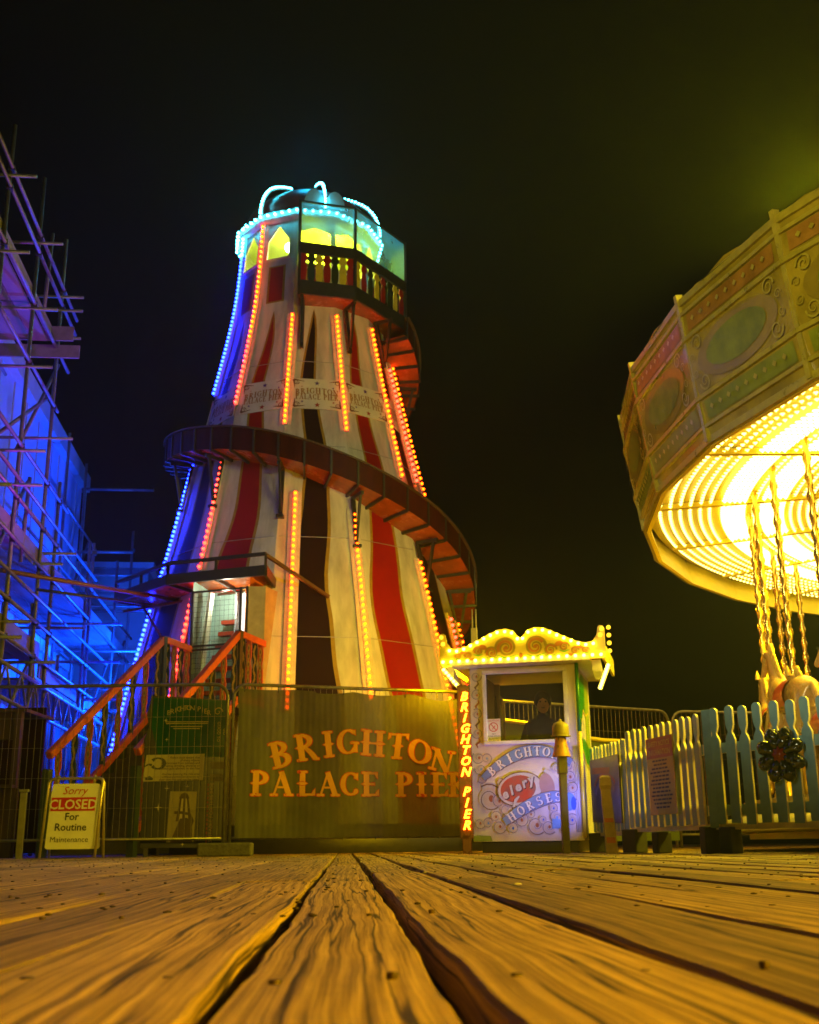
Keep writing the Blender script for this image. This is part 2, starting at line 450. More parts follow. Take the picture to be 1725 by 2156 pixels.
# ------------------------------------------------------------------ pier deck: real planks with gaps, on one ground object
def build_deck():
    rnd = random.Random(11)
    az = R(-3.3)
    U = Vector((S(az), CO(az), 0)); W = Vector((CO(az), -S(az), 0))
    edges = [(-.0965, .0)]
    cols = []                                  # (w0, w1, z, wobble)
    fixed = {0: (-.088, .081, .0), 1: (.107, .298, .0015), 2: (.324, .527, .004), 3: (.563, .750, .003), -1: (-.311, -.107, .003), -2: (-.530, -.3175, .001), -3: (-.742, -.533, .002)}
    for i in range(-46, 60):
        if i in fixed:
            w0, w1, z = fixed[i]
        elif i > 3:
            w0 = .784 + (i - 4) * .222; w1 = w0 + .222 - rnd.uniform(.026, .038); z = rnd.uniform(-.0015, .0035)
        else:
            w1 = -.746 + (i + 4) * .214; w0 = w1 - .214 + rnd.uniform(.0015, .004); z = rnd.uniform(-.0018, .0018)
        cols.append((i, w0, w1, z))
    vs, fs, uvs, tones = [], [], [], []
    nails = MB()
    for i, w0, w1, z in cols:
        near = -5 <= i <= 6
        start = -1.2 if abs(i) < 14 else 1.5
        u = start - rnd.uniform(0, 1.0) if not -3 <= i <= 4 else start
        while u < 40:
            ln = rnd.uniform(2.7, 4.3) if u > 0 else rnd.uniform(3.6, 5.2) + 1.2
            u1 = min(u + ln, 41)
            g = .004
            if u < 5.5 and near: step = .07
            elif u < 9: step = .5
            else: step = ln
            n = max(1, int((u1 - u - g) / step))
            ou, ov = rnd.uniform(0, 50), rnd.uniform(0, 50)
            tone = rnd.uniform(.25, 1.05) if abs(i) > 1 else rnd.uniform(.6, .95)
            p1, p2, p3 = rnd.uniform(0, 6), rnd.uniform(0, 6), rnd.uniform(0, 6)
            zt = z + rnd.uniform(-.001, .001); tilt = rnd.uniform(-.0025, .0025)
            e = .005
            base = len(vs); hw = w1 - w0
            for k in range(n + 1):
                uu = u + (u1 - g - u) * k / n
                wob0 = .0028 * S(uu * 3.1 + p1) + .0016 * S(uu * 11 + p2) + (rnd.uniform(-.0016, .0016) if step < .1 else 0)
                wob1 = .0028 * S(uu * 2.7 + p3) + .0016 * S(uu * 9 + p1) + (rnd.uniform(-.0016, .0016) if step < .1 else 0)
                zz = zt + .0016 * S(uu * 1.9 + p2)
                a, b = w0 + wob0, w1 + wob1
                prof = ((a, -.05), (a, zz - e - tilt), (a + e * .8, zz - tilt - .0006), (a + hw * .33, zz + .0012), (a + hw * .66, zz + .0012), (b - e * .8, zz + tilt - .0006), (b, zz - e + tilt), (b, -.05))
                for q, (ww, hh) in enumerate(prof):
                    p = U * uu + W * ww
                    vs.append((p.x, p.y, hh)); 
            for k in range(n):
                for q in range(7):
                    A = base + k * 8 + q
                    fs.append((A, A + 1, A + 9, A + 8)); tones.append(tone)
                    for (kk, qq) in ((k, q), (k, q + 1), (k + 1, q + 1), (k + 1, q)):
                        uu = u + (u1 - g - u) * kk / n
                        uvs.append((uu + ou, (w0 + hw * min(1, max(0, (qq - 1) / 5)) + (.02 if qq in (0, 7) else 0)) + ov))
            for kk in (0, n):
                fs.append(tuple(base + kk * 8 + q for q in (range(8) if kk else range(7, -1, -1)))); tones.append(tone)
                for q in range(8): uvs.append((ou + u, ov + .01 * q))
            u = u1
        # nails: two per joist crossing
        for r in range(-1, 16 if abs(i) < 24 else 0):
            uj = 1.04 + .92 * r
            for s in (-1, 1):
                if rnd.random() < .12: continue
                ww = (w0 + w1) / 2 + s * hw * .30 + rnd.uniform(-.008, .008); uu = uj + rnd.uniform(-.02, .02)
                p = U * uu + W * ww; rr = rnd.uniform(.0045, .0062); hh = rnd.choice((.0012, .002, .0036))
                nails.lathe([(rr * .8, z - .004), (rr, z + .0012 + hh * .6), (rr * .92, z + .0012 + hh), (0.0001, z + .0014 + hh)], 7, (p.x, p.y, 0))
    me = bpy.data.meshes.new("ground"); me.from_pydata(vs, [], fs)
    uv = me.uv_layers.new(name="grain"); uv.data.foreach_set("uv", [c for q in uvs for c in q])
    at = me.attributes.new("tone", 'FLOAT_COLOR', 'FACE'); at.data.foreach_set("color", [c for t in tones for c in (t, t, t, 1)])
    me.materials.append(wood_deck()); me.update()
    o = bpy.data.objects.new("ground", me); COL.objects.link(o); o["kind"] = "structure"
    nails.build("nails", mat("rusty_nail_head", (.055, .028, .02), .5, .3, .4, 60), o, kind="stuff")
    j = MB()
    for r in range(-2, 44):
        c = U * (1.04 + .92 * r)
        j.box((c.x, c.y, -.055 - .10), (24, .09, .2), -az)
    j.box((0, 18, -.5), (60, 60, .1))
    o2 = j.build("deck_joists", mat("dark_joist_timber", (.03, .022, .014), .9, 0, .4, 8, .3))
    o2["kind"] = "structure"
    # pale grit and flattened litter scattered on the boards
    g = MB(); rg = random.Random(5)
    for k in range(70):
        x = rg.uniform(-3, 4.5); y = rg.uniform(2.2, 12.5); r = rg.uniform(.003, .008)
        g.ball((x, y, .004), r, 0, 5, 3, (1.3, 1, .6))
    for x, y in ((.95, 2.05), (1.28, 2.6), (1.31, 2.62), (1.34, 2.58), (1.7, 2.75), (.27, 3.1)):
        g.ball((x, y, .006), .010, 0, 6, 4, (1.4, 1, .5))
    dk = MB()
    for k in range(300):
        y = 1.9 + 11 * rg.random() ** 1.3; x = rg.uniform(-.42, .46) * y + rg.uniform(-.2, .2); r = rg.uniform(.0025, .0065)
        dk.ball((x, y, .003), r, 0, 5, 3, (1.5, 1.1, .5))
    dg = dk.build("dark_grit", mat("dark_grit", (.03, .016, .008), .8, 0, .3, 40)); dg["kind"] = "stuff"
    gr = g.build("deck_grit", mat("pale_grit", (.5, .46, .36), .8, 0, .3, 40)); gr["kind"] = "stuff"
build_deck()

# ------------------------------------------------------------------ helter skelter
ZZ = [0, 2.14, 3.28, 4.3, 4.73, 6.35, 6.86, 8.08, 9.15, 10.06, 11.19, 11.82]
RR = [3.52, 3.1, 2.85, 2.62, 2.49, 2.15, 2.02, 1.75, 1.52, 1.37, 1.30, 1.28]
def interp(x, xs, ys):
    if x <= xs[0]: return ys[0]
    for i in range(len(xs) - 1):
        if x <= xs[i + 1]:
            t = (x - xs[i]) / (xs[i + 1] - xs[i]); return ys[i] + (ys[i + 1] - ys[i]) * t
    return ys[-1]
def smooth_interp(x, xs, ys, h=.45):
    return sum(interp(x + h * d, xs, ys) for d in (-1, -.5, 0, .5, 1)) / 5
def Rt(z): return smooth_interp(z, ZZ, RR)
def PT(r, phi, z): return Vector((r * S(R(phi)), -r * CO(R(phi)), z))
V0 = -5.0                                            # bearing of the first corner

def build_helter():
    T = thing("helter_skelter", "tall red and white striped helter skelter tower strung with coloured bulbs", "helter skelter", (-1.93, 20, 0))
    white, red, black, gold = white_paint, red_paint, black_paint, gold_paint
    # --- flared twelve-sided wall with a wavering stripe in each panel
    w = MB()
    rows = [i * .25 for i in range(38)] + [9.45]
    def vert(k, z, u, lift=0.0):
        a = PT(Rt(z) + lift, V0 + 30 * k, z); b = PT(Rt(z) + lift, V0 + 30 * (k + 1), z)
        return a + (b - a) * u
    def stripe(k, z):
        h = interp(z, [0, 2.3, 3.5, 4.4, 5.6, 7.0, 8.2, 8.9, 9.25, 9.4], [.20, .195, .215, .20, .155, .125, .10, .06, .012, .0])
        c = .455 + .062 * S(z * 1.5 - 1.14 + (k % 3) * .18) + .012 * S(z * 4.1 + k) + (.035 * S(z * 3.0) if z > 7.6 else 0)
        return c, h
    gw = .042
    for k in range(12):
        col = 2 if k % 2 == 0 else 1
        for i in range(len(rows) - 1):
            z0, z1 = rows[i], rows[i + 1]
            us = []
            for z in (z0, z1):
                c, h = stripe(k, z); g = gw if h > .001 else 0
                us.append([0, c - h - g, c - h, c + h, c + h + g, 1])
            door = (k == 11 and 1.99 < z0 < 3.9)
            if door: us = [[0, .18, .2, .76, .78, 1]] * 2
            for q in range(5):
                if door and q == 2: continue
                m = 0 if q in (0, 4) or door else (3 if q in (1, 3) else col)
                w.add([vert(k, z0, us[0][q]), vert(k, z0, us[0][q + 1]), vert(k, z1, us[1][q + 1]), vert(k, z1, us[1][q])], [(0, 1, 2, 3)], m)
    wall = w.build("tower_wall", [white, red, black, gold], T)
    # horizontal sheet seams and edge battens
    for z in (1.6, 3.2, 4.9, 6.6, 8.3):
        sm = MB()
        for k in range(12):
            sm.bar(vert(k, z, .03, .004), vert(k, z, .97, .004), .012, .008)
        sm.build("seam_strip", mat("grey_seam", (.42, .40, .38), .4, .2, .2, 8), T)
    # --- top cabin with pointed windows
    cb = MB(); fr = MB(); zb, zt = 9.45, 11.5
    for k in range(12):
        def q(u, z, lift=0.0):
            rr = Rt(9.45) + (1.285 - Rt(9.45)) * (z - 9.45) / 2.05 + lift
            a = PT(rr, V0 + 30 * k, z); b = PT(rr, V0 + 30 * (k + 1), z); return a + (b - a) * u
        wl, wr, wz0, wz1, wza = (.17, .83, 10.55, 10.95, 11.28) if k not in (0, 1) else (.05, .95, 10.3, 11.08, 11.2)
        if True:
            cb.add([q(0, zb), q(wl, zb), q(wl, zt), q(0, zt)], [(0, 1, 2, 3)])
            cb.add([q(wr, zb), q(1, zb), q(1, zt), q(wr, zt)], [(0, 1, 2, 3)])
            cb.add([q(wl, wz1), q(.5, wza), q(.5, zt), q(wl, zt)], [(0, 1, 2, 3)])
            cb.add([q(.5, wza), q(wr, wz1), q(wr, zt), q(.5, zt)], [(0, 1, 2, 3)])
            cb.add([q(wl, zb), q(wr, zb), q(wr, wz0), q(wl, wz0)], [(0, 1, 2, 3)])
            ra, rb, rz0, rz1 = .26, .74, 9.62, 10.4
            cb.add([q(ra, rz0, .004), q(rb, rz0, .004), q(rb, rz1, .004), q(ra, rz1, .004)], [(0, 1, 2, 3)], 3)
            cb.add([q(ra + .06, rz0 + .03, .008), q(rb - .06, rz0 + .03, .008), q(rb - .06, rz1 - .03, .008), q(ra + .06, rz1 - .03, .008)], [(0, 1, 2, 3)], 1)
            pts = [q(wl, wz0, .006), q(wr, wz0, .006), q(wr, wz1, .006), q(.5, wza, .006), q(wl, wz1, .006), q(wl, wz0, .006)]
            for a, b in zip(pts, pts[1:]): fr.bar(a, b, .03, .03)
    cb.build("cabin_wall", [white, red, black, gold], T)
    fr.build("window_frame", cream_paint, T)
    pane = sheer("cabin_window_pane", (.75, .8, .25), .72, .6, .4, .05)
    for k in range(8, 16):
        k = k % 12
        p = MB()
        if k in (0, 1): continue
        p.add([vert(k, 10.55, .17, -.012), vert(k, 10.55, .83, -.012), vert(k, 10.95, .83, -.012), vert(k, 11.28, .5, -.012), vert(k, 10.95, .17, -.012)], [(0, 1, 2, 3, 4)])
        p.build("window", pane, T)
    lin = MB(); lin.lathe([(1.05, 9.5), (1.05, 11.46)], 24, mi=0); lin.add([PT(1.3, a, 9.48) for a in range(0, 360, 30)], [tuple(range(12))]); lin.add([PT(1.28, a, 11.47) for a in range(0, 360, 30)], [tuple(range(11, -1, -1))])
    lb = MB(); lb.lathe([(.34, 9.5), (.34, 11.46)], 12); lb.build("stair_core", mat("lime_cabin_lining", (.62, .70, .10), .5, 0, .15, 3), T)
    li2 = MB(); li2.add([PT(1.3, a, 9.48) for a in range(0, 360, 30)], [tuple(range(12))]); li2.build("cabin_floor", mat("lime_cabin_lining", (.62, .70, .10), .5, 0, .15, 3), T); li2 = MB(); li2.add([PT(1.26, a, 11.42) for a in range(0, 360, 30)], [tuple(range(11, -1, -1))]); li2.build("cabin_ceiling", mat("lime_cabin_lining", (.62, .70, .10), .5, 0, .15, 3), T)
    gl = MB(); c = PT(.98, -16, 10.95); gl.ball(c, .10, 0, 12, 8); gl.build("cabin_globe_lamp", emis("cabin_lamp_glow", (42, 46, 26)), T)
    lamp("cabin_light", 'POINT', (0.55, -.5, 11.2), (.86, 1.0, .05), 190, size=.08, parent=T)
    # --- eave and dome
    ev = MB()
    ev.lathe([(1.27, 11.34), (1.40, 11.39), (1.42, 11.50), (1.36, 11.58), (1.20, 11.60)], 12, a0=R(-95), a1=R(265))
    ev.build("eave", white, T)
    prof = [(1.26, 11.59), (1.29, 11.74), (1.20, 11.95), (1.03, 12.13), (.84, 12.28), (.62, 12.41), (.40, 12.50), (.16, 12.56), (.10, 12.66), (0.001, 12.7)]
    dm = MB(); dm.lathe(prof, 36); dm.build("dome", mat("dark_red_dome_paint", (.26, .02, .012), .35, 0, .25, 5), T)
    for ph in (17,):
        M = plane_M(PT(1.40, ph, 11.55), PT(1, ph + 90, 0))
        cr = MB()
        for sx in (-1, 1):
            cr.prism([(sx * .20 + .19 * CO(PI * i / 14), .02 + .36 * S(PI * i / 14)) for i in range(15)], M, .03)
        cr.build("crest", mat("pale_crest_paint", (.45, .55, .6), .3, 0, .2, 5), T)
    # --- bulbs: channels per corner, bulbs on top; mid-panel rows imitate reflections
    bulbs = []                                        # (pos, normal, mat index)
    CM = [B_ORANGE, B_RED, B_BLUE, B_CYAN, B_YELLOW]
    def run(k, z0, z1, mi, dphi=0.0, mix=None):
        phi = V0 + 30 * k + dphi
        ch = MB(); n = int(abs(z1 - z0) / .25) + 1
        pts = [PT(Rt(z0 + (z1 - z0) * i / n) * (1 if dphi == 0 else CO(R(abs(dphi)))) + .015, phi, z0 + (z1 - z0) * i / n) for i in range(n + 1)]
        tv = PT(1, phi + 90, 0)
        for a, b in zip(pts, pts[1:]):
            ch.bar(a, b, .075, .035, up=PT(1, phi, 0))
            for sg in (-1, 1):
                o1, o2 = tv * (sg * .105) - PT(.018, phi, 0), tv * (sg * .105) - PT(.018, phi, 0)
                e1, e2 = tv * (sg * .035), tv * (sg * .035)
                q_ = [a + e1, a + o1, b + o2, b + e2]
                ch.add(q_, [(0, 1, 2, 3) if sg > 0 else (3, 2, 1, 0)])
        ch.build("light_strip", mat("strip_channel", (.72, .68, .62), .35, 0, .2, 10), T)
        L = 0.0; z = z0 + .06
        while z < z1 - .03:
            p = PT(Rt(z) * (1 if dphi == 0 else CO(R(abs(dphi)))) + .05, phi, z)
            m = mi if mix is None else mix(z)
            bulbs.append((p, PT(1, phi, .18), m))
            dz = (.085 if m in (2, 3) else .108) / math.sqrt(1 + ((Rt(z + .1) - Rt(z)) / .1) ** 2); z += dz
    run(0, 6.98, 9.32, 0); run(1, 6.90, 9.32, 0); run(2, 6.24, 9.3, 0); run(3, 6.0, 8.9, 0); run(2.5, 6.3, 8.7, 1, 0)  # the half-step run is a reflection in the panel, built as red bulbs
    run(-1, 7.52, 11.42, 0, mix=lambda z: 0 if z > 8.9 else 1); run(-2, 8.02, 11.42, 2, mix=lambda z: 3 if z > 11.0 else 2); run(-3, 8.0, 11.4, 2)
    run(0, 2.02, 5.70, 0, 6.5); run(1, 2.2, 5.42, 0); run(2, .6, 4.75, 0); run(3, .5, 3.9, 0); run(2.5, 1.2, 3.9, 1)  # the half-step run again imitates a reflected strip with red bulbs
    run(-1, 4.42, 6.42, 1); run(-1, 1.0, 3.95, 1); run(-2, 4.5, 6.75, 2); run(-2, .4, 4.05, 2); run(-3, .4, 6.6, 2)
    # eave ring and dome ribs
    for i in range(60):
        a = i * 6 + 2
        if -130 < ((a + 180) % 360) - 180 < 120:
            kk = (a - V0) % 30 - 15
            rr = 1.42 * CO(R(15)) / CO(R(kk)) + .03
            bulbs.append((PT(rr, a, 11.46), PT(1, a, -.1), 3, 1.0))
    for a in (-95, -34, 17, 77):
        for i in range(5):
            pass
        path = [(1.42, 11.54), (1.41, 11.66), (1.38, 11.80), (1.33, 11.93), (1.26, 12.05), (1.17, 12.16), (1.06, 12.25), (.93, 12.33), (.79, 12.40), (.64, 12.46), (.50, 12.50)]
        pp = [PT(r, a, z) for r, z in path]
        rib = MB(); rib.tube(pp, .022, 6); rib.build('dome_rib', white, T)
        for i in range(len(pp) - 1):
            for h in (0, .5):
                p = pp[i].lerp(pp[i + 1], h); d = (pp[i + 1] - pp[i]).normalized(); nn = PT(1, a, 0); nn = (nn - d * nn.dot(d)).normalized()
                bulbs.append((p + nn * .03, nn, 3, .85))
    camL = Vector((1.93, -20, .11))
    bulbs.sort(key=lambda b: (b[0] - camL).length)
    bm0 = {}
    rest = MB()
    for i, bb in enumerate(bulbs):
        p, nrm, m = bb[:3]; k_ = bb[3] if len(bb) > 3 else 1.0
        if i < 100:
            if m not in bm0:
                b = MB(); b.lathe([(.025, -.01), (.028, .012), (.020, .030), (.0005, .036)], 8)
                bm0[m] = b.build("bulb", CM[m], T); o = bm0[m]
            else: o = copy_of(bm0[m], T)
            o.location = p; o.scale = (k_, k_, k_); o.rotation_euler = Vector(nrm).to_track_quat('Z', 'Y').to_euler()
        else:
            q = Vector(nrm).to_track_quat('Z', 'Y').to_matrix().to_4x4(); Mx = Matrix.Translation(p) @ q @ Matrix.Scale(k_, 4)
            base = len(rest.v); b = MB(); b.lathe([(.025, -.01), (.028, .012), (.020, .030), (.0005, .036)], 6)
            rest.add([Mx @ Vector(v) for v in b.v], b.f, m, True)
    lamp("dome_glow", 'POINT', (.1, -.5, 13.15), (0.02, .55, 1.0), 60, size=.4, parent=T)  # unseen cyan point added above the dome to tint it and the haze
    rest.build("bulb_chain", CM, T, kind="stuff")
    # --- spiral slide
    AN = [68, 90, 120, 180, 240, 280, 308, 345, 360, 374, 391, 414, 430, 450, 480, 540, 585]
    SZ = [9.62, 9.15, 8.65, 7.95, 7.42, 7.17, 7.02, 6.72, 6.50, 6.28, 5.96, 5.55, 5.22, 4.80, 4.12, 3.0, 2.1]
    floor = MB(); rim = MB(); ribs = MB(); inner = MB(); caps = MB()
    ang = [68 + i * 3.0 for i in range(int((585 - 68) / 3) + 1)]
    def sl(a): return smooth_interp(a, AN, SZ, 12)
    prev = None
    for i, a in enumerate(ang):
        zt_ = sl(a); zf = zt_ - .37; rt = Rt(zf) * CO(R(15)); ro = Rt(zt_) + .60
        zi = zf - .05
        cur = (PT(rt, a, zi), PT(ro, a, zf), PT(ro + .02, a, zt_), PT(ro - .04, a, zt_), PT(ro - .04, a, zf + .04), PT(rt, a, zi + .05), PT(ro + .02, a, zf - .02))
        if prev:
            p, c = prev, cur
            floor.add([p[0], p[1], c[1], c[0], p[5], p[4], c[4], c[5]], [(0, 1, 2, 3), (7, 6, 5, 4)], 0, True)
            rim.add([p[6], p[2], c[2], c[6], p[4], p[3], c[3], c[4]], [(0, 1, 2, 3), (7, 6, 5, 4), (1, 5, 6, 2), (0, 3, 7, 4)], 0, False)
            caps.bar(p[2] + Vector((0, 0, .012)), c[2] + Vector((0, 0, .012)), .08, .03)
        if i % 3 == 0:
            ribs = MB(); ribs.bar(PT(rt, a, zi - .025), PT(ro + .01, a, zf - .035), .035, .05)
            ribs.bar(PT(ro + .032, a, zf - .05), PT(ro + .032, a, zt_), .035, .02, up=PT(1, a, 0)); ribs.build('slide_rib', dark_steel, T)
        prev = cur
    floor.build("slide_chute", slide_floor, T)
    rim.build("slide_side_board", slide_wood, T)
    caps.build("slide_rim", mat("worn_rim_timber", (.09, .05, .03), .4, 0, .3, 8), T)
    for a in (98, 128, 265, 295, 325, 356, 385, 416, 445, 475):
        z = sl(a) - .47; ro = Rt(sl(a)) + .56; b = MB()
        zl = z - .85; rl = Rt(zl) * CO(R(10)) + .05
        b.bar(PT(Rt(z) + .04, a, z), PT(ro, a, z - .0), .05, .06)
        b.bar(PT(Rt(z) + .06, a, z), PT(rl, a, zl), .06, .05, up=PT(1, a, 0))
        b.bar(PT(ro - .08, a, z - .02), PT(rl + .02, a, zl + .08), .035, .05)
        b.box(PT(rl + .03, a, zl), (.12, .12, .05), R(a))
        b.build("slide_bracket", dark_steel, T)
    # --- viewing balcony under clear screens
    rc = 1.93; av = [0.5, 31, 79, 112]
    fl = MB()
    def seg(z, r=rc): return [PT(r, a, z) for a in av]
    inn = [PT(1.30, a, 0) for a in av]
    for z, fl_ in ((9.50, 0), (9.56, 1)):
        o = seg(z); n = [Vector((p.x, p.y, z)) for p in inn]
        for i in range(3):
            f = [n[i], o[i], o[i + 1], n[i + 1]]
            fl.add(f, [(0, 1, 2, 3) if z > 9.5 else (3, 2, 1, 0)])
    fl.build("balcony_floor", slide_floor, T)
    kp = MB(); hr = MB(); top = MB(); bal = []; pane_ = sheer("clear_plastic_screen", (.40, .75, .80), .58, .6, .5, .04)
    fbs = [(0, 1), (1, 2), (2, 3)]
    def PB(i, f, z, d=0.0):
        a, b = PT(rc + d, av[i], z), PT(rc + d, av[i + 1], z); return a + (b - a) * f
    edge_list = [(PB(i, 0, 0), PB(i, 1, 0)) for i in range(3)] + [(PT(1.32, .5, 0), PT(rc, .5, 0))]
    for a, b in edge_list:
        Z = lambda p, z: Vector((p.x, p.y, z))
        kp.bar(Z(a, 9.62), Z(b, 9.62), .05, .26); hr.bar(Z(a, 10.40), Z(b, 10.40), .06, .20); top.bar(Z(a, 11.34), Z(b, 11.34), .035, .035)
    kp.build("kick_board", dark_steel, T); hr.build("balcony_rail", dark_steel, T); top.build("screen_rail", dark_steel, T)
    for a in av:
        b = MB(); b.bar(PT(rc, a, 9.45), PT(rc, a, 11.36), .05, .05, up=PT(1, a, 0)); b.build("balcony_post", dark_steel, T)
    st = MB()
    for a in av[1:3]: st.bar(PT(rc, a, 11.32), PT(1.35, a, 11.05), .025, .025)
    st.build("screen_stay", dark_steel, T)
    for i in range(3):
        p = MB(); p.add([PB(i, .01, 10.5), PB(i, .99, 10.5), PB(i, .99, 11.32), PB(i, .01, 11.32)], [(0, 1, 2, 3)]); p.build("screen_panel", pane_, T)
    p = MB(); p.add([PT(1.33, .5, 10.5), PT(rc, .5, 10.5), PT(rc, .5, 11.32), PT(1.33, .5, 11.32)], [(0, 1, 2, 3)]); p.build("screen_panel", pane_, T)
    cols = [red_paint, yellow_paint, dkgreen_paint]
    for i in range(3):
        n = (7, 8, 5)[i]; a, b = PB(i, 0, 0), PB(i, 1, 0); xd = (b - a)
        for j in range(n):
            f = (j + .5) / n; hw = .062
            M = plane_M(PB(i, f, 9.75, -.015), xd)
            out = [(-hw * .7, 0), (hw * .7, 0), (hw, .1), (hw, .30), (hw * .6, .40), (hw * 1.15, .44), (hw * 1.15, .49), (hw * .8, .52), (hw * .8, .56), (-hw * .8, .56), (-hw * .8, .52), (-hw * 1.15, .49), (-hw * 1.15, .44), (-hw * .6, .40), (-hw, .30), (-hw, .1)]
            k = MB(); k.prism(out, M, .022); k.build("balcony_baluster", cols[(j * 2 + i) % 3], T)
    for a in (2, 32, 62, 92):
        b = MB(); zl = 8.55
        b.bar(PT(Rt(9.4) + .05, a, 9.46), PT(Rt(zl) + .05, a, zl), .06, .05, up=PT(1, a, 0)); b.bar(PT(rc - .1, a, 9.48), PT(Rt(zl) + .07, a, zl + .1), .04, .05)
        b.bar(PT(Rt(9.4), a, 9.47), PT(rc - .05, a, 9.47), .05, .06)
        b.build("balcony_bracket", dark_steel, T)
    # --- name boards round the waist
    txtm = mat("gold_brown_lettering", (.34, .17, .03), .5, 0, .2, 8)
    for k in (9, 10, 11, 0, 1, 2):
        z0, z1 = 7.32, 7.93
        a, b = vert(k, z0, .10, .03), vert(k, z0, .97, .03); c = vert(k, z1, .10, .03)
        wid = (b - a).length; upv = (vert(k, z1, .5, .03) - vert(k, z0, .5, .03)); hgt = upv.length
        M = plane_M(a, b - a, upv)
        s = MB(); s.prism([(0, 0), (wid, 0), (wid, hgt), (0, hgt)], M, .012)
        so = s.build("name_board", paper_white, T)
        t = MB(); L0 = .003
        for wd, zc, sz in (("BRIGHTON", .315, .12), ("PALACE PIER", .19, .115)):
            lay, tot = word(wd, sz, .07); kx = min(1, wid * .86 / tot); x0 = wid / 2 - tot * kx / 2
            for P, x, ad in lay:
                mid = (x + ad / 2) * kx + x0 - wid / 2
                rise = -(mid ** 2) * .32 if wd == "BRIGHTON" else 0
                sl_ = -mid * .6 if wd == "BRIGHTON" else 0
                for q in P: t.flat([(x0 + (x + px) * kx, zc + rise + sl_ * (px - ad / 2) + py) for px, py in q], M, L0); L0 += .00002
        for (sx, sz, r, mi) in ((.5, .53, .05, 1), (.82, .44, .022, 1), (.2, .45, .018, 0), (.5, .08, .055, 2), (.2, .14, .028, 1), (.82, .14, .025, 2)):
            t.flat(star(wid * sx, hgt * sz / .62, r), M, .004, mi)
        for cx, cz, fx, fz in ((.03, .03, 1, 1), (wid - .03, .03, -1, 1), (.03, hgt - .03, 1, -1), (wid - .03, hgt - .03, -1, -1)):
            for q in spiral(cx + fx * .05, cz + fz * .05, .045, 1.6, .014, fx * fz, 0): t.flat(q, M, .004, 3)
            for q in stroke([(cx, cz), (cx + fx * .09, cz + fz * .015), (cx + fx * .19, cz + fz * .03)], .035, .008): t.flat(q, M, .0045, 3)
            for q in stroke([(cx, cz), (cx + fx * .015, cz + fz * .09), (cx + fx * .02, cz + fz * .17)], .035, .008): t.flat(q, M, .005, 3)
        t.build("board_lettering", [txtm, mat("violet_star_paint", (.09, .03, .28), .5, 0, .1, 5), mat("red_star_paint", (.38, .03, .02), .5, 0, .1, 5), mat("brown_scroll_paint", (.16, .08, .03), .5, 0, .2, 5)], so)
    # --- doorway: recess, stair, mesh gate, canopy
    ph = -19.0
    M = plane_M(PT(0, ph, 0), PT(1, ph + 90, 0))          # x right along the panel, y inwards (towards the axis and past it)
    def D(x, r, z): return M @ Vector((x, -r, z))
    dw = .49; zf, zd = 2.05, 3.93; rf, rb_ = 3.07, 2.45
    rec = MB()
    def quad(mi, *p): rec.add(p, [(0, 1, 2, 3)], mi)
    quad(0, D(-dw, rf, zf), D(-dw, rb_, zf), D(-dw, rb_, zd + .3), D(-dw, rf, zd + .3)); quad(1, D(dw, rb_, zf), D(dw, rf, zf), D(dw, rf, zd + .3), D(dw, rb_, zd + .3))
    quad(0, D(-dw, rb_, zf), D(dw, rb_, zf), D(dw, rb_, zd + .3), D(-dw, rb_, zd + .3)); quad(2, D(-dw, rf, zf), D(dw, rf, zf), D(dw, rb_, zf), D(-dw, rb_, zf)); quad(0, D(-dw, rf, zd + .3), D(dw, rf, zd + .3), D(dw, rb_, zd + .3), D(-dw, rb_, zd + .3))
    quad(1, D(.18, 2.60, zf), D(dw, 2.80, zf), D(dw, 2.80, zd + .3), D(.18, 2.60, zd + .3))
    rec.build("entrance_lobby", [mat("pale_teal_lobby_paint", (.34, .56, .50), .4, 0, .15, 4), mat("orange_lobby_paint", (.85, .22, .02), .4, 0, .15, 4), slide_wood], T)
    for i in range(8):
        s = MB(); z = 2.2 + .19 * i; r = 2.98 - .05 * i
        s.add([D(-.36 + .02 * i, r, z), D(.12, r, z), D(.12, r - .13, z), D(-.36 + .02 * i, r - .13, z), D(-.36 + .02 * i, r, z - .06), D(.12, r, z - .06), D(.12, r - .13, z - .06), D(-.36 + .02 * i, r - .13, z - .06)], [(0, 1, 2, 3), (4, 5, 1, 0), (7, 6, 5, 4), (5, 6, 2, 1)])
        s.build("spiral_step", mat("red_step_paint", (.42, .06, .02), .5, 0, .3, 6), T)
    nw = MB(); nw.tube([D(.15, 2.86, zf), D(.15, 2.78, zd)], .04, 10); nw.build("newel_post", mat("pale_blue_grey_pole", (.5, .58, .62), .25, .2, .1, 6), T)
    nw = MB(); nw.bar(D(-.38, 3.0, zf), D(-.28, 2.85, zd), .05, .07); nw.build("lobby_batten", mat("mint_batten", (.55, .68, .60), .4, 0, .1, 6), T)
    pl = MB(); pl.bar(D(.23, 2.80, 2.6), D(.23, 2.76, zd - .02), .06, .03); pl.build("strip_lamp", emis("lobby_tube_glow", (2.2, 2.2, 1.9)), T)
    lamp("lobby_light", 'POINT', D(-.02, 2.86, 3.84), (1.0, .88, .66), 16, size=.05, parent=T)
    ck = MB()
    for sx in (-1, 1):
        xo = dw + (.24 if sx > 0 else .10)
        a = [D(sx * dw, 3.10, zf), D(sx * dw, 3.10, zd), D(sx * dw, 2.55, zd), D(sx * dw, 2.9, zf)]; b = [D(sx * xo, 3.02, zf), D(sx * xo, 3.0, zd), D(sx * xo, 2.5, zd), D(sx * xo, 2.8, zf)]
        ck.add(a + b, [(0, 1, 2, 3), (7, 6, 5, 4), (0, 4, 5, 1), (1, 5, 6, 2), (0, 3, 7, 4)])
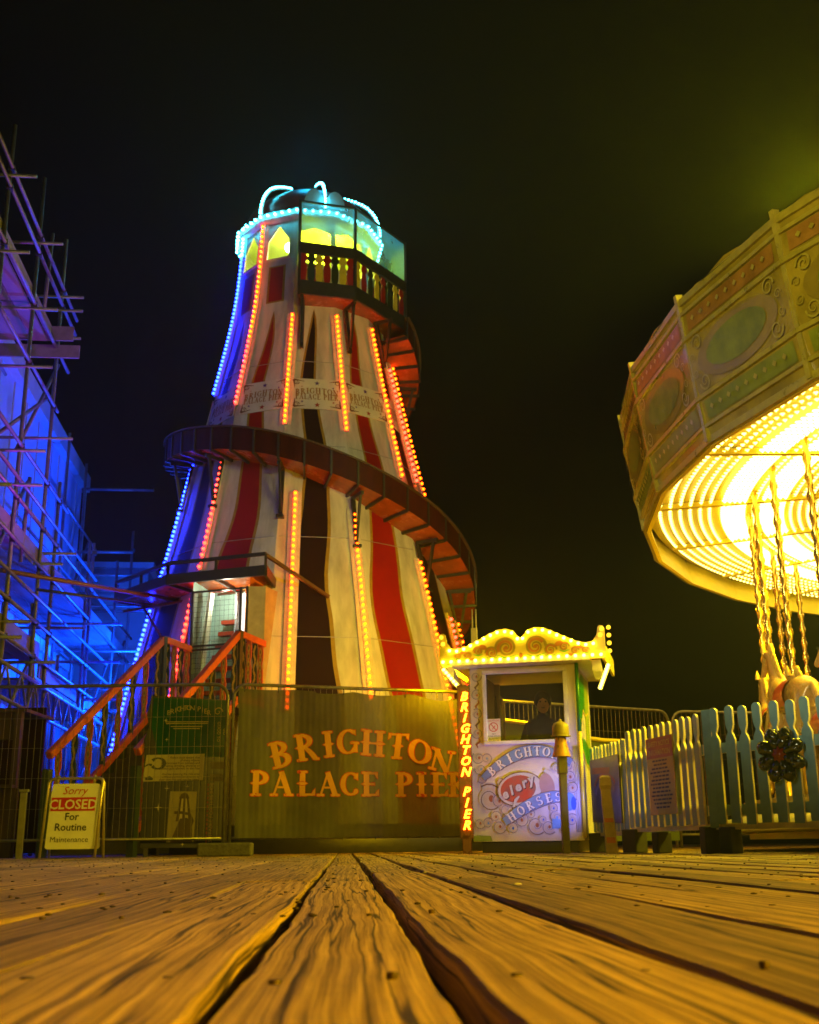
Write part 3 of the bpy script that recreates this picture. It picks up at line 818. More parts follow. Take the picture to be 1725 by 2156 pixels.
    ck.build("door_cheek", mat("grey_buff_cheek_paint", (.40, .33, .22), .5, 0, .25, 5), T)
    gt = MB(); n = 12
    for i in range(n + 1):
        x = -dw + .03 + (2 * dw - .06) * i / n; gt.bar(D(x, 3.09, zf + .03), D(x, 3.09, zd - .02), .0035, .0035)
    for i in range(24):
        z = zf + .03 + (zd - zf - .05) * i / 23; gt.bar(D(-dw + .03, 3.092, z), D(dw - .03, 3.092, z), .0035, .0035)
    gate = gt.build("mesh_gate", mat("dark_wire", (.08, .08, .08), .4, .5, .2, 10), T)
    gf = MB()
    for x in (-dw + .02, dw - .02, dw - .13): gf.bar(D(x, 3.10, zf), D(x, 3.10, zd), .03, .03, up=PT(1, ph, 0))
    for z in (zf + .02, 3.0, 3.06, zd - .02): gf.bar(D(-dw, 3.10, z), D(dw, 3.10, z), .028, .028)
    gf.build("gate_frame", mat("blackened_gate_steel", (.05, .05, .05), .4, .3, .2, 10), gate)
    cp = MB(); crim = MB(); cang = [-64, -34, -4.5]; ro = 3.28
    for i in range(2):
        a0, a1 = cang[i], cang[i + 1]
        o0, o1 = PT(ro / CO(R(15)) * .985, a0, 4.12), PT(ro / CO(R(15)) * .985, a1, 4.12); i0, i1 = PT(2.4, a0, 4.02), PT(2.4, a1, 4.02); up = Vector((0, 0, .08))
        cp.add([i0, o0, o1, i1, i0 + up, o0 + up, o1 + up, i1 + up], [(3, 2, 1, 0), (4, 5, 6, 7)])
        crim.bar(o0, o1, .05, .16); crim.bar(o0 + Vector((0, 0, .26)), o1 + Vector((0, 0, .26)), .05, .05)
        for f in (0, .5, 1): crim.bar(o0.lerp(o1, f), o0.lerp(o1, f) + Vector((0, 0, .26)), .04, .04); crim.bar(i0.lerp(i1, f) - Vector((0, 0, .02)), o0.lerp(o1, f) - Vector((0, 0, .06)), .04, .05)
    e = PT(ro * 1.02, -4.5, 4.12); crim.bar(e, PT(2.55, -4.5, 4.06), .05, .16)
    cp.build("canopy_sheet", slide_floor, T); crim.build("canopy_frame", dark_steel, T)
    st = MB(); st.bar(PT(ro * 1.02, -4.5, 4.36), PT(2.66, 14, 3.86), .05, .05); st.bar(PT(2.6, -5, 4.05), PT(3.2, -64, 3.9), .04, .04)
    st.bar(PT(2.60, -36, 4.0), PT(3.05, -33, 2.75), .035, .035); st.bar(PT(3.0, -58, 4.0), PT(2.85, -38, 2.85), .03, .03)
    st.build("canopy_stay", mat("brown_stay_paint", (.16, .07, .035), .4, .2, .3, 8), T)
    sp = MB(); sp.bar(PT(2.68, -7.5, 3.95), PT(2.86, -7.5, 3.05), .05, .05); sp.build("wall_batten", red_paint, T)
    bs = MB(); bs.lathe([(3.62, 0), (3.62, .35), (3.5, .4)], 12, a0=R(-95), a1=R(265)); bs.build("plinth", dark_steel, T)
    return T
helter = build_helter()

# ------------------------------------------------------------------ entrance staircase of the helter skelter
def baluster_poly(h, w=.043):
    return [(-w, 0), (w, 0), (w * .8, h * .12), (w * .72, h * .20), (w * 1.02, h * .30), (w * .95, h * .52), (w * .62, h * .60), (w * .62, h * .66), (w * .98, h * .72), (w, h * .86), (w * .7, h), (-w * .7, h), (-w, h * .86), (-w * .98, h * .72), (-w * .62, h * .66), (-w * .62, h * .60), (-w * .95, h * .52), (-w * 1.02, h * .30), (-w * .72, h * .20), (-w * .8, h * .12)]
def build_stairs():
    n = Vector((S(R(-19)), -CO(R(-19)), 0)); t = Vector((CO(R(-19)), S(R(-19)), 0))
    O = Vector((-3.65, 16.5, 0)); O2 = Vector((-2.47, 16.10, 0)); O2 = O + t * (O2 - O).dot(t)
    T = thing("staircase", "orange railed wooden staircase climbing to the mesh door of the striped tower", "staircase", O)
    wid = (O2 - O).dot(t); run = 2.5; zl = 2.05; zb = .2
    gold_line = mat("gold_scroll_paint", (.50, .32, .04), .4, .1, .2, 10)
    brown = mat("grey_brown_tread", (.07, .055, .04), .7, 0, .4, 9, .2)
    for i in range(9):
        z = zb + (zl - zb) * (i) / 9; s = MB(); c = n * (run * (1 - i / 9.0) - .12) + t * (wid / 2)
        s.box((c.x, c.y, z), (wid - .1, .30, .04), R(-19)); s.box((c.x - n.x * .13, c.y - n.y * .13, z + .10), (wid - .1, .02, .17), R(-19)); s.build("step", brown, T)
    s = MB(); c = -n * .5 + t * (wid / 2); s.box((c.x, c.y, zl - .03), (wid, 1.0, .06), R(-19)); s.build("landing", brown, T)
    s = MB()
    for (a, b) in ((.1, .1), (wid - .1, .1), (.1, -.8), (wid - .1, -.8)):
        p = t * a + n * b; s.box((p.x, p.y, zl / 2 - .05), (.08, .08, zl - .1), R(-19))
    s.build("landing_leg", dark_steel, T)
    sk = MB(); P0 = lambda d, z: t * .03 + n * d + Vector((0, 0, z))
    sk.add([P0(run - .1, .02), P0(-.8, .02), P0(-.8, zl + .0), P0(0, zl + .02), P0(run - .1, zb + .08)], [(0, 1, 2, 3, 4)]); so_ = sk.build("side_panel", mat("near_black_panel", (.010, .012, .008), .5, 0, .4, 5), T)
    tx = MB(); Mx_ = plane_M(t * .03 + n * (run - .15) + Vector((0, 0, .0)), -n)
    put_text(tx, "BRIGHTON PIER", .17, Mx_, 1.25, .22, .006, 0, 0, .002); tx.build("dim_lettering", mat("dim_olive_lettering", (.035, .035, .018), .5), so_)
    for side, x in ((0, 0.0), (1, wid)):
        P = lambda d, z: t * x + n * d + Vector((0, 0, z))
        h = MB(); h.bar(P(run, zb + 1.0), P(0, zl + 1.0), .085, .10); h.bar(P(0.02, zl + 1.0), P(-.80, zl + .97), .085, .10); h.build("handrail", orange_paint, T, bevel=.01)
        h = MB(); h.bar(P(run, zb + .07), P(0, zl + .07), .07, .10); h.bar(P(0, zl + .07), P(-.8, zl + .07), .07, .10); h.build("stringer", orange_paint, T, bevel=.01)
        m = 8
        def bal(d, z, tall, j, face):
            M = Matrix.Translation(P(d, z)) @ face
            b = MB(); b.prism(baluster_poly(tall), M, .022)
            o = b.build("baluster", orange_paint if j % 2 == 0 else dkgreen_paint, T)
            g = MB(); k = 0
            zz = tall * .10
            while zz < tall * .9:
                sgn = 1 if k % 2 == 0 else -1
                if j % 2 == 0:
                    g.flat(ellipse(0, zz + .05, .021, .060, 14), M, .003, 0); g.flat(ellipse(0, zz + .05, .009, .03, 10), M, .0045, 1)
                else:
                    for q in stroke([(sgn * .006, zz - .02), (sgn * .013, zz + .03), (0, zz + .07), (-sgn * .012, zz + .10), (-sgn * .005, zz + .125)], [.014, .030, .032, .028, .014]): g.flat(q, M, .003 + k * .0003, 0)
                zz += .118; k += 1
            g.build("painted_scroll", [gold_line, mat("brown_scroll_paint", (.16, .08, .03), .5)], o)
        face = plane_M((0, 0, 0), n * -1 if False else Vector((.52, -.85, 0)).normalized()).to_3x3().to_4x4()
        face = plane_M((0, 0, 0), (CO(R(-14)), S(R(-14)), 0)).to_3x3().to_4x4()
        for j in range(m):
            f = (j + .6) / m; d = run * (1 - f); bal(d, zb + (zl - zb) * f + .11, .85, j, face)
        f2 = plane_M((0, 0, 0), (CO(R(-14)), S(R(-14)), 0)).to_3x3().to_4x4()
        for j in range(4): bal(-.12 - .19 * j, zl + .11, .84, j + 1, f2)
        for d, z in ((run, zb - .2), (0, zl)):
            p = MB(); p.box(P(d, z + .52), (.09, .09, 1.04), R(-19)); p.build("newel", dkgreen_paint, T)
    return T
build_stairs()

# ------------------------------------------------------------------ temporary steel fencing
def fence_mesh(length, h=1.98, tarp=None):
    """(frame, infill) of one welded-mesh barrier, x along, z up, standing on z=.08."""
    f = MB(); z0, z1, r = .10, h, .16
    pts = [(0, 0, .02), (0, 0, z1 - r)] + [(r - r * CO(a), 0, z1 - r + r * S(a)) for a in (R(22), R(45), R(68))] + [(r, 0, z1), (length - r, 0, z1)] + [(length - r + r * S(a), 0, z1 - r + r * CO(a)) for a in (R(22), R(45), R(68))] + [(length, 0, z1 - r), (length, 0, .02)]
    f.tube(pts, .021, 8); f.tube([(0, 0, .2), (length, 0, .2)], .017, 8)
    w = MB(); n = int(length / .075)
    for i in range(1, n):
        x = length * i / n; w.bar((x, 0, .2), (x, 0, z1 - .012), .0042, .0042)
    for z in (.55, .90, 1.25, 1.60):
        w.bar((.02, 0.005, z), (length - .02, 0.005, z), .0042, .0042)
    return f, w
fence_steel = mat("weathered_fence_steel", (.22, .20, .15), .4, .7, .35, 12)
def fence_panel(p0, p1, label, h=1.98):
    d = Vector(p1) - Vector(p0); T = thing("mesh_fence", label, "fence", (p0[0], p0[1], 0), math.atan2(d.y, d.x), "temporary steel fence panels")
    f, w = fence_mesh(d.length, h); f.build("frame", fence_steel, T); w.build("mesh_infill", fence_steel, T)
    return T
def fence_foot(x, y, rz, label):
    b = MB(); b.box((0, 0, .075), (.62, .24, .15)); o = b.build("concrete_block", concrete, None, bevel=.02); o.location = (x, y, 0); o.rotation_euler = (0, 0, rz)
    tag(o, label, "fence foot", "concrete fence feet")
FL0, FL1 = (-5.62, 13.62), (-2.20, 13.60)
FB0, FB1 = (-2.13, 13.60), (1.19, 14.78)
fence_panel(FL0, FL1, "bare steel mesh fence panel in front of the orange stair rail")
fence_panel(FB0, FB1, "steel mesh fence panel carrying the large fabric pier banner")
fence_foot(-2.16, 13.55, 0.0, "concrete foot between the bare fence panel and the banner panel")
fence_foot(-5.66, 13.55, 0.1, "concrete foot at the outer end of the bare fence panel")

# banner on the fence, with arched lettering
def build_banner():
    d = Vector((FB1[0] - FB0[0], FB1[1] - FB0[1], 0)); Ln = d.length; x = d.normalized(); nrm = Vector((x.y, -x.x, 0))
    O = Vector((FB0[0], FB0[1], 0)) + nrm * .035
    T = thing("banner", "olive fabric banner reading Brighton Palace Pier tied to the fence", "banner", O, math.atan2(x.y, x.x))
    W_, z0, z1 = Ln - .04, .20, 1.93
    def disp(u, z):
        h = (z - z0) / (z1 - z0)
        e = max(0, 1 - u / .8)
        dd = .0016 * S(u * 2 * PI / .075) + .022 * max(0, S(u * 7 - h * 6.5)) * max(0, 1 - u / 1.1) * (1 - h * .4) + .028 * S(u * 2.1 + .6) * S(h * PI) + .010 * S(u * 6.0 + h * 3.0) * h + .012 * e * S((u * 9 + h * 5.0) * 1.6) + .006 * S(u * 13 + 1) * (h ** 3)
        return dd
    def sag(u): return .035 * abs(S(u * PI / .74)) * (1 if u > 1.0 else .35) + (.04 if 2.35 < u < 3.0 else 0) * S((u - 2.35) / .65 * PI)
    def P(u, z, lift=0.0):
        h = (z - z0) / (z1 - z0)
        zz = z0 + h * (z1 - z0 - sag(u)) if h > .5 else z
        return (u, -lift - disp(u, z) - .004, zz)
    m = MB(); nu, nz = 330, 40
    vs = [P(.05 + (W_ - .05) * i / nu, z0 + (z1 - z0) * j / nz) for j in range(nz + 1) for i in range(nu + 1)]
    fs = [(j * (nu + 1) + i, j * (nu + 1) + i + 1, (j + 1) * (nu + 1) + i + 1, (j + 1) * (nu + 1) + i) for j in range(nz) for i in range(nu)]
    m.add(vs, fs, 0, True)
    m.build("fabric", sheer("olive_banner_fabric", (.145, .140, .06), .075, .36), T)
    t = MB(); L0 = [.004]
    def put(polys, fx, mi, extra=0.0):
        for q in polys:
            q2 = []
            k = len(q)
            for i in range(k):                       # subdivide so the letters follow the cloth
                a, b = q[i], q[(i + 1) % k]
                for s_ in range(2): q2.append((a[0] + (b[0] - a[0]) * s_ / 2, a[1] + (b[1] - a[1]) * s_ / 2))
            pts = [fx(*p) for p in q2]
            L0[0] += .000012
            t.add([P(u, z, L0[0] + extra) for u, z in pts], [list(range(len(pts)))], mi)
    def grow(q, g):
        cx = sum(p[0] for p in q) / len(q); cy = sum(p[1] for p in q) / len(q); out = []
        for p in q:
            l = math.hypot(p[0] - cx, p[1] - cy) or 1
            out.append((p[0] + (p[0] - cx) / l * g, p[1] + (p[1] - cy) / l * g))
        return out
    def line(txt, cs, size, tilt):
        for ch, (xc, zc_) in zip(txt, cs):
            P_, ad = glyph(ch); P_ = [[((px - ad / 2) * size * 1.16, (py - .5) * size) for px, py in q] for q in P_]
            th = math.atan(-2 * .165 * (xc - 1.62)) * tilt
            fx = lambda a, b: (xc + a * CO(th) - b * S(th), zc_ + a * S(th) + b * CO(th))
            put([grow(q, .011) for q in P_], fx, 1)
            put(P_, fx, 0, .0012)
    line("BRIGHTON", [(.58, 1.164), (.90, 1.253), (1.173, 1.308), (1.426, 1.33), (1.75, 1.33), (2.07, 1.295), (2.36, 1.23), (2.64, 1.13)], .31, .72)
    line("PALACEPIER", [(.335, .82), (.605, .82), (.90, .82), (1.18, .82), (1.447, .82), (1.712, .82), (2.153, .82), (2.375, .82), (2.61, .82), (2.86, .82)], .285, 0)
    t.build("lettering", [sheer("amber_letter_print", (.92, .48, .05), .02, .3), sheer("red_letter_outline", (.70, .07, .01), .03, .3)], T)
    tie = MB()
    for i in range(9):
        u = .12 + i * .41
        for z in (z1 - .01, z0): tie.bar((u, -.01, z - .03), (u + .012, .03, z + .06), .012, .012)
    tie.build("cable_ties", black_rubber, T)
build_banner()

# ------------------------------------------------------------------ notice, info board, small signs
def build_closed_sign():
    T = thing("folding_sign", "white folding pavement sign reading Sorry Closed for routine maintenance", "sign", (-4.13, 13.02, 0), R(-3))
    w, h = .62, .88; lean = R(9)
    Mf = Matrix.Rotation(-lean, 4, 'X')
    tubem = mat("brassy_frame_tube", (.55, .45, .22), .3, .7, .2, 10)
    for s, nm in ((1, "front"), (-1, "back")):
        Mr = Matrix.Translation((0, 0 if s > 0 else .30, 0)) @ Matrix.Rotation(-lean * s, 4, 'X')
        f = MB(); r = .05
        pts = [(0, 0, 0), (0, 0, h - r), (r * .3, 0, h - r * .3), (r, 0, h), (w - r, 0, h), (w - r * .3, 0, h - r * .3), (w, 0, h - r), (w, 0, 0)]
        f.tube([Mr @ Vector(p) for p in pts], .016, 8); f.build("frame", tubem, T)
        b = MB(); M = Mr @ Matrix.Translation((.045, -.006 if s > 0 else .006, .10))
        rr = .03; W2, H2 = w - .09, .72
        out = []
        for cx, cz, a0 in ((W2 - rr, rr, -90), (W2 - rr, H2 - rr, 0), (rr, H2 - rr, 90), (rr, rr, 180)):
            out += [(cx + rr * CO(R(a0 + k * 22.5)), cz + rr * S(R(a0 + k * 22.5))) for k in range(5)]
        b.prism(out, M, .012); bo = b.build("panel", paper_white, T)
        if s > 0:
            t = MB(); rd = [(.012, .415), (W2 - .012, .415), (W2 - .012, .565), (.012, .565)]
            t.flat(rd, M, .003, 0)
            put_text(t, "Sorry", .125, M, W2 / 2, .60, .003, 0, .28)
            put_text(t, "CLOSED", .148, M, W2 / 2, .438, .0055, 2, 0, .003)
            put_text(t, "For", .115, M, W2 / 2, .315, .003, 1, 0, .0015); put_text(t, "Routine", .115, M, W2 / 2, .20, .003, 1, 0, .0015); put_text(t, "Maintenance", .086, M, W2 / 2, .075, .003, 1, 0, .0)
            t.build("lettering", [mat("closed_red", (.50, .015, .012), .4), ink, paper_white], bo)
    hk = MB()
    for x in (.10, w - .10): hk.tube([Mf @ Vector((x, 0, h - .06)), Mf @ Vector((x, 0, h + .03)), Mf @ Vector((x, .03, h + .03))], .014, 6)
    hk.build("hinge", tubem, T)
build_closed_sign()

def build_info_board():
    T = thing("ride_notice_board", "tall ride notice board with glossy green head behind the mesh fence", "notice board", (-3.20, 13.78, 0), R(4))
    W_, H_ = .96, 1.86
    M = Matrix.Identity(4)
    b = MB(); b.prism([(.0, .10), (W_, .10), (W_, H_ - .04), (.04, H_ + .02), (.0, H_ - .22), (.03, H_ - .36), (-.02, H_ - .5), (.0, 1.0)], M, .03)
    b.build("backing", mat("navy_poster_board", (.006, .008, .022), .3, 0, .4, 4), T)
    g = MB(); g.prism([(.16, 1.16), (W_ - .01, 1.14), (W_ - .01, H_ - .05), (.07, H_ - .01), (.06, 1.5)], Matrix.Translation((0, -.006, 0)), .005); go = g.build("head_panel", mat("deep_green_enamel", (.006, .075, .030), .10, 0, .3, 3), T)
    t = MB(); Mt = Matrix.Translation((0, -.008, 0))
    for i, ch in enumerate("BRIGHTON PIER"):
        x = .26 + i * .040; dz = -((i - 6) / 6) ** 2 * .06; put_text(t, ch, .085, Mt, x, 1.70 + dz, .002 + i * .0001, 0)
    for i, ch in enumerate("PALACE PIER"): pass
    for z, w in ((1.555, .52), (1.535, .50), (1.50, .38), (1.475, .32)):
        t.flat([(.48 - w / 2, z), (.48 + w / 2, z), (.48 + w / 2, z + .010), (.48 - w / 2, z + .010)], Mt, .002, 0)
    put_text(t, "GOOD TO", .05, Mt @ Matrix.Translation((.85, 0, 1.44)) @ Matrix.Rotation(R(90), 4, 'Y'), 0, 0, .002, 0); put_text(t, "GO", .05, Mt @ Matrix.Translation((.92, 0, 1.44)) @ Matrix.Rotation(R(90), 4, 'Y'), 0, 0, .002, 0)
    for q in spiral(.85, 1.68, .05, 1.2, .012): t.flat(q, Mt, .002, 0)
    t.build("gilt_lettering", mat("dull_gilt", (.34, .27, .06), .4, .1, .2, 10), go)
    n = MB(); n.prism([(-.01, .86), (.70, .87), (.71, 1.18), (.02, 1.17)], Matrix.Translation((0, -.010, 0)), .004); no = n.build("rules_notice", mat("aged_cream_notice", (.40, .34, .17), .5, 0, .12, 5), T)
    t = MB(); Mn = Matrix.Translation((0, -.011, 0))
    rows = ["Riders must ensure that", "all sharp objects", "are removed from pockets and", "No eating, drinking, smoking or", "chewing gum allowed on the ride", "", "Anyone entering the ride area", "without permission does so at", "their own risk and may be asked"]
    for i, l in enumerate(rows):
        if l: put_text(t, l, .036, Mn, .655, 1.125 - i * .032, .002, 0, 0, .0006, 'RIGHT')
    for q in arc(.16, 1.07, .075, .062, 150, -150, .016, .045, 16) + stroke([(.09, 1.05), (.05, 1.06), (.0, 1.03)], .03, .01): t.flat(q, Mn, .002, 1)
    for q in stroke([(.02, .89), (.07, .90), (.11, .885)], [.03, .05, .02]): t.flat(q, Mn, .0025, 1)
    t.build("small_print", [mat("brown_ink", (.09, .06, .03), .5), mat("dark_emblem_ink", (.03, .035, .035), .4)], no)
    p = MB(); p.prism([(.30, .16), (.62, .165), (.635, .74), (.32, .745)], Matrix.Translation((0, -.008, 0)), .003); po = p.build("photo_poster", mat("ochre_photo_print", (.27, .22, .09), .4, 0, .15, 4), T)
    t = MB(); Mp = Matrix.Translation((0, -.009, 0))
    for k in range(5):
        x = .44 + k * .02; xb = .40 + k * .037
        t.flat([(xb, .40), (xb + .037, .40), (x + .02, .66), (x, .66)], Mp, .002, k % 2)
    t.flat([(.43, .66), (.55, .66), (.53, .71), (.49, .73), (.45, .71)], Mp, .002, 0)
    for q in stroke([(.38, .50), (.46, .50), (.56, .48), (.60, .40), (.58, .36)], .032): t.flat(q, Mp, .003, 0)
    t.flat([(.345, .165), (.60, .165), (.59, .40), (.53, .44), (.45, .43), (.40, .30)], Mp, .0026, 0)
    t.flat([(.32, .165), (.345, .165), (.35, .20), (.325, .21)], Mp, .003, 1)
    t.build("printed_tower_picture", [mat("sepia_print", (.06, .035, .015), .5), mat("pale_print", (.45, .38, .2), .5)], po)
    t = MB(); Mq = Matrix.Translation((0, -.001, 0))
    for x, z, r in ((.28, .78, .035), (.52, .80, .03), (.19, .56, .05), (.49, .08 + .06, .03), (.25, 1.35, .025), (.23, 1.58, .03)): t.flat(star(x, z, r, 4, .16, 0), Mq, .010 if z < 1.3 else .012, 0)
    put_text(t, "SUITABLE FOR THIS RIDE", .062, Mq @ Matrix.Translation((.83, 0, .50)) @ Matrix.Rotation(R(-90), 4, 'Y'), 0, 0, .003, 1)
    for k in range(14): t.flat([(.755, .15 + k * .05), (.775, .15 + k * .05), (.775, .18 + k * .05), (.755, .18 + k * .05)], Mq, .003, 2)
    for z, s_ in ((1.17, "1.2m"), (1.03, ""), (.89, "0.9m")):
        t.flat([(.78, z - .03), (.94, z - .03), (.94, z + .055), (.78, z + .055)], Mq, .003, 3)
        if s_: put_text(t, s_, .05, Mq, .86, z - .005, .006, 4)
    t.build("poster_print", [mat("white_star_print", (.6, .52, .35), .5), mat("tan_lettering", (.33, .19, .10), .5), mat("dull_red_print", (.22, .03, .02), .5), mat("khaki_box_print", (.14, .11, .04), .5), ink], T)
    l = MB()
    for x in (.06, W_ - .06): l.box((x, .05, .10), (.05, .05, .2)); 
    l.build("leg", dark_steel, T)
build_info_board()

def build_neon():
    T = thing("light_up_sign", "narrow upright board with glowing orange letters Brighton Pier", "sign", (.60, 13.16, 0), R(-6))
    b = MB(); b.box((0, .03, 1.02), (.15, .05, 1.72)); b.box((0, .03, .1), (.10, .05, .2)); b.build("board", mat("dark_red_sign_board", (.10, .018, .012), .28, 0, .3, 8), T, bevel=.006)
    neon = emis("orange_letter_glow", (24, 3.6, .10)); M = Matrix.Translation((0, -.004, 0))
    z = 1.70
    for ch in "BRIGHTON PIER":
        if ch == ' ': z -= .095; continue
        t = MB()
        P_ = font_polys(ch, .138, .30, .003)
        for q in P_: t.prism([(a * 1.0, z + b_) for a, b_ in q], M @ Matrix.Translation((0, -.014, 0)), .012)
        t.build("letter", neon, T); z -= .122
build_neon()

# ------------------------------------------------------------------ ticket booth
def person_mesh(name, T, joints, edges, mats):
    me = bpy.data.meshes.new(name); me.from_pydata([j[0] for j in joints], edges, []); o = bpy.data.objects.new(name, me); COL.objects.link(o); o.parent = T
    sk = o.modifiers.new("skin", 'SKIN'); o.modifiers.new("sub", 'SUBSURF').levels = 2; o.modifiers["sub"].render_levels = 2
    for i, j in enumerate(joints):
        r = j[1]; me.skin_vertices[0].data[i].radius = (r if isinstance(r, tuple) else (r, r))
    me.skin_vertices[0].data[0].use_root = True
    sk.use_smooth_shade = True
    me.materials.append(mats)
    dg = bpy.context.evaluated_depsgraph_get(); baked = bpy.data.meshes.new_from_object(o.evaluated_get(dg)); baked.name = name
    o.modifiers.clear(); o.data = baked
    for p_ in baked.polygons: p_.use_smooth = True
    return o
BO = Vector((.69, 13.35, 0)); BR = R(-14)
def build_booth():
    T = thing("ticket_booth", "painted fairground ticket booth with bulb lit scroll top and large window", "ticket booth", BO, BR)
    W_, D_ = 1.25, 1.45; z0, z1 = .13, 2.10
    M = Matrix.Identity(4)
    face = mat("cream_booth_front", (.74, .66, .52), .34, 0, .12, 3.5, .02)
    f = MB(); wx0, wx1, wz0, wz1 = .15, 1.14, 1.20, 2.06
    def fbox(x0, x1, za, zb_): f.box(((x0 + x1) / 2, .02, (za + zb_) / 2), (x1 - x0, .04, zb_ - za))
    fbox(0, W_, z0, wz0); fbox(0, wx0, wz0, z1); fbox(wx1, W_, wz0, z1); fbox(wx0, wx1, wz1, z1)
    f.build("front_wall", face, T)
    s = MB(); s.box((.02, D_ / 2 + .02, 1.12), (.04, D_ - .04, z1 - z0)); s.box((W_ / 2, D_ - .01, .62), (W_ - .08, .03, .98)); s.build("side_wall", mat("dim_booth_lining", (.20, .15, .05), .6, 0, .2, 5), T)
    s = MB(); s.box((W_ - .02, D_ / 2 + .02, 1.12), (.04, D_ - .04, z1 - z0)); so = s.build("painted_side", mat("pale_side_panel", (.66, .62, .60), .35, 0, .12, 4), T)
    g = MB(); Ms = plane_M((W_ + .001, .06, 0), (0, 1, 0)); 
    g.flat([(.05, 1.55), (.25, 1.45), (.5, 1.62), (.75, 1.55), (.75, 2.05), (.45, 2.05), (.2, 1.95)], Ms, .003, 0); g.flat([(.75, 1.1), (1.2, 1.1), (1.2, 2.05), (.75, 2.05)], Ms, .003, 1); g.flat([(.15, 1.15), (.6, 1.0), (1.2, .95), (1.2, 1.18), (.75, 1.25), (.3, 1.3)], Ms, .0045, 0)
    for q in stroke([(.05, 1.55), (.25, 1.45), (.5, 1.62), (.75, 1.58), (1.2, 1.66)], .03) + stroke([(.15, 1.15), (.6, 1.0), (1.2, .95)], .03): g.flat(q, Ms, .006, 2)
    for q in spiral(.35, 1.36, .14, 1.3, .03): g.flat(q, Ms, .0075, 3)
    g.build("side_artwork", [green_paint, mat("lime_ribbon_paint", (.34, .45, .03), .35), yellow_paint, mat("lilac_scroll_paint", (.5, .46, .55), .4)], so)
    s = MB(); s.box((W_ / 2, D_ / 2, .08), (W_ - .16, D_ - .16, .14)); s.build("base", dark_steel, T)
    s = MB(); s.box((W_ / 2, D_ / 2, .16), (W_ - .08, D_ - .1, .04)); s.build("floor", slide_wood, T)
    s = MB(); s.box((W_ / 2, D_ / 2 - .05, 2.125), (W_ + .36, D_ + .42, .05)); s.build("roof", cream_paint, T)
    # rear: open service window with post
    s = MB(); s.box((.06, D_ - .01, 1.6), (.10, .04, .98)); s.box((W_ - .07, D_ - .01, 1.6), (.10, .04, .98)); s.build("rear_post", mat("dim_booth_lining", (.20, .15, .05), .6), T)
    wf = MB()
    for a, b in (((wx0, wz0), (wx1, wz0)), ((wx1, wz0), (wx1, wz1)), ((wx1, wz1), (wx0, wz1)), ((wx0, wz1), (wx0, wz0))):
        dx = (b[0] - a[0]); L_ = abs(dx) or abs(b[1] - a[1])
        if dx: wf.box(((a[0] + b[0]) / 2, -.012, a[1] + (.022 if a[1] < 1.5 else -.022)), (L_, .05, .044))
        else: wf.box((a[0] + (.022 if a[0] < .5 else -.022), -.012, (a[1] + b[1]) / 2), (.044, .046, L_ - .09))
    wfo = wf.build("window_frame", mat("white_window_frame", (.74, .72, .70), .3), T, bevel=.006)
    p = MB(); p.add([(wx0 + .04, .012, wz0 + .04), (wx1 - .04, .012, wz0 + .04), (wx1 - .04, .012, wz1 - .04), (wx0 + .04, .012, wz1 - .04)], [(0, 1, 2, 3)])
    p.build("window", glass_clear, T)
    pp = MB(); pp.tube([(W_ + .01, -.03, .16), (W_ + .01, -.03, 1.32)], .022, 8); pp.tube([(W_ + .01, -.03, 1.321), (W_ + .01, -.03, 2.1)], .022, 8, 1); pp.build("corner_pole", [yellow_paint, green_paint], T)
    fl = MB()
    for k in range(5): fl.tube([(W_ - .075 + .018 * k, -.006, .22), (W_ - .075 + .018 * k, -.006, 1.16)], .008, 6)
    fl.build("fluted_trim", white_paint, T)
    # painted scrollwork on the front
    line = mat("brown_coach_line", (.17, .09, .04), .4); grey = mat("grey_blue_scroll", (.33, .31, .34), .4); rust = mat("rust_scroll_fill", (.40, .13, .05), .4); sky = mat("sky_blue_fill", (.16, .36, .62), .35, 0, .2, 8); scar = mat("scarlet_oval", (.42, .05, .03), .35, 0, .75, 9, dirt=(.30, .13, .10)); cob = mat("cobalt_fill", (.03, .12, .55), .35)
    a = MB(); lv = [.002]
    def put(q, mi):
        lv[0] += .00001; a.flat(q, M, lv[0], mi)
    def scroll(cx, cz, r, fl_=1, a0=0.0, fill=2, turns=1.5):
        put(ellipse(cx, cz, r * .9, r * .85, 18), 1)
        for q in spiral(cx, cz, r, turns, r * .34, fl_, a0, 26): put(q, 4)
        for q in spiral(cx, cz, r * 1.04, turns, r * .09, fl_, a0, 26): put(q, 0)
        put(ellipse(cx + r * .1, cz, r * .2, r * .26, 10), fill)
    for i, z in enumerate((2.0, 1.78, 1.56, 1.34)):
        scroll(.075, z, .058, 1 if i % 2 else -1, i * 1.1, 2)
        for q in stroke([(.09, z - .05), (.10, z - .09), (.06, z - .13), (.075, z - .17)], [.01, .02, .026, .008]): put(q, 2 if i % 2 else 0)
    for x, z, r, k in ((.08, 1.06, .068, 2), (.17, 1.05, .060, 3), (.10, .93, .062, 3), (.12, .83, .055, 1)): scroll(x, z, r, 1, x * 30, k)
    scroll(.20, .60, .15, -1, 2.2, 2, 1.7); scroll(.30, .57, .075, 1, .5, 2); scroll(.38, .48, .075, -1, 1.5, 1)
    for x, z, r, k in ((.075, .33, .062, 2), (.17, .33, .058, 3), (.30, .29, .07, 2), (.55, .36, .075, 2), (.72, .30, .10, 2), (.66, .42, .05, 2), (.86, .28, .075, 2), (.95, .38, .07, 3), (1.12, .35, .065, 5), (1.11, .95, .07, 3), (1.11, 1.08, .06, 3), (1.12, .82, .07, 2), (1.14, .70, .06, 2)): scroll(x, z, r, 1 if k % 2 else -1, z * 20, k)
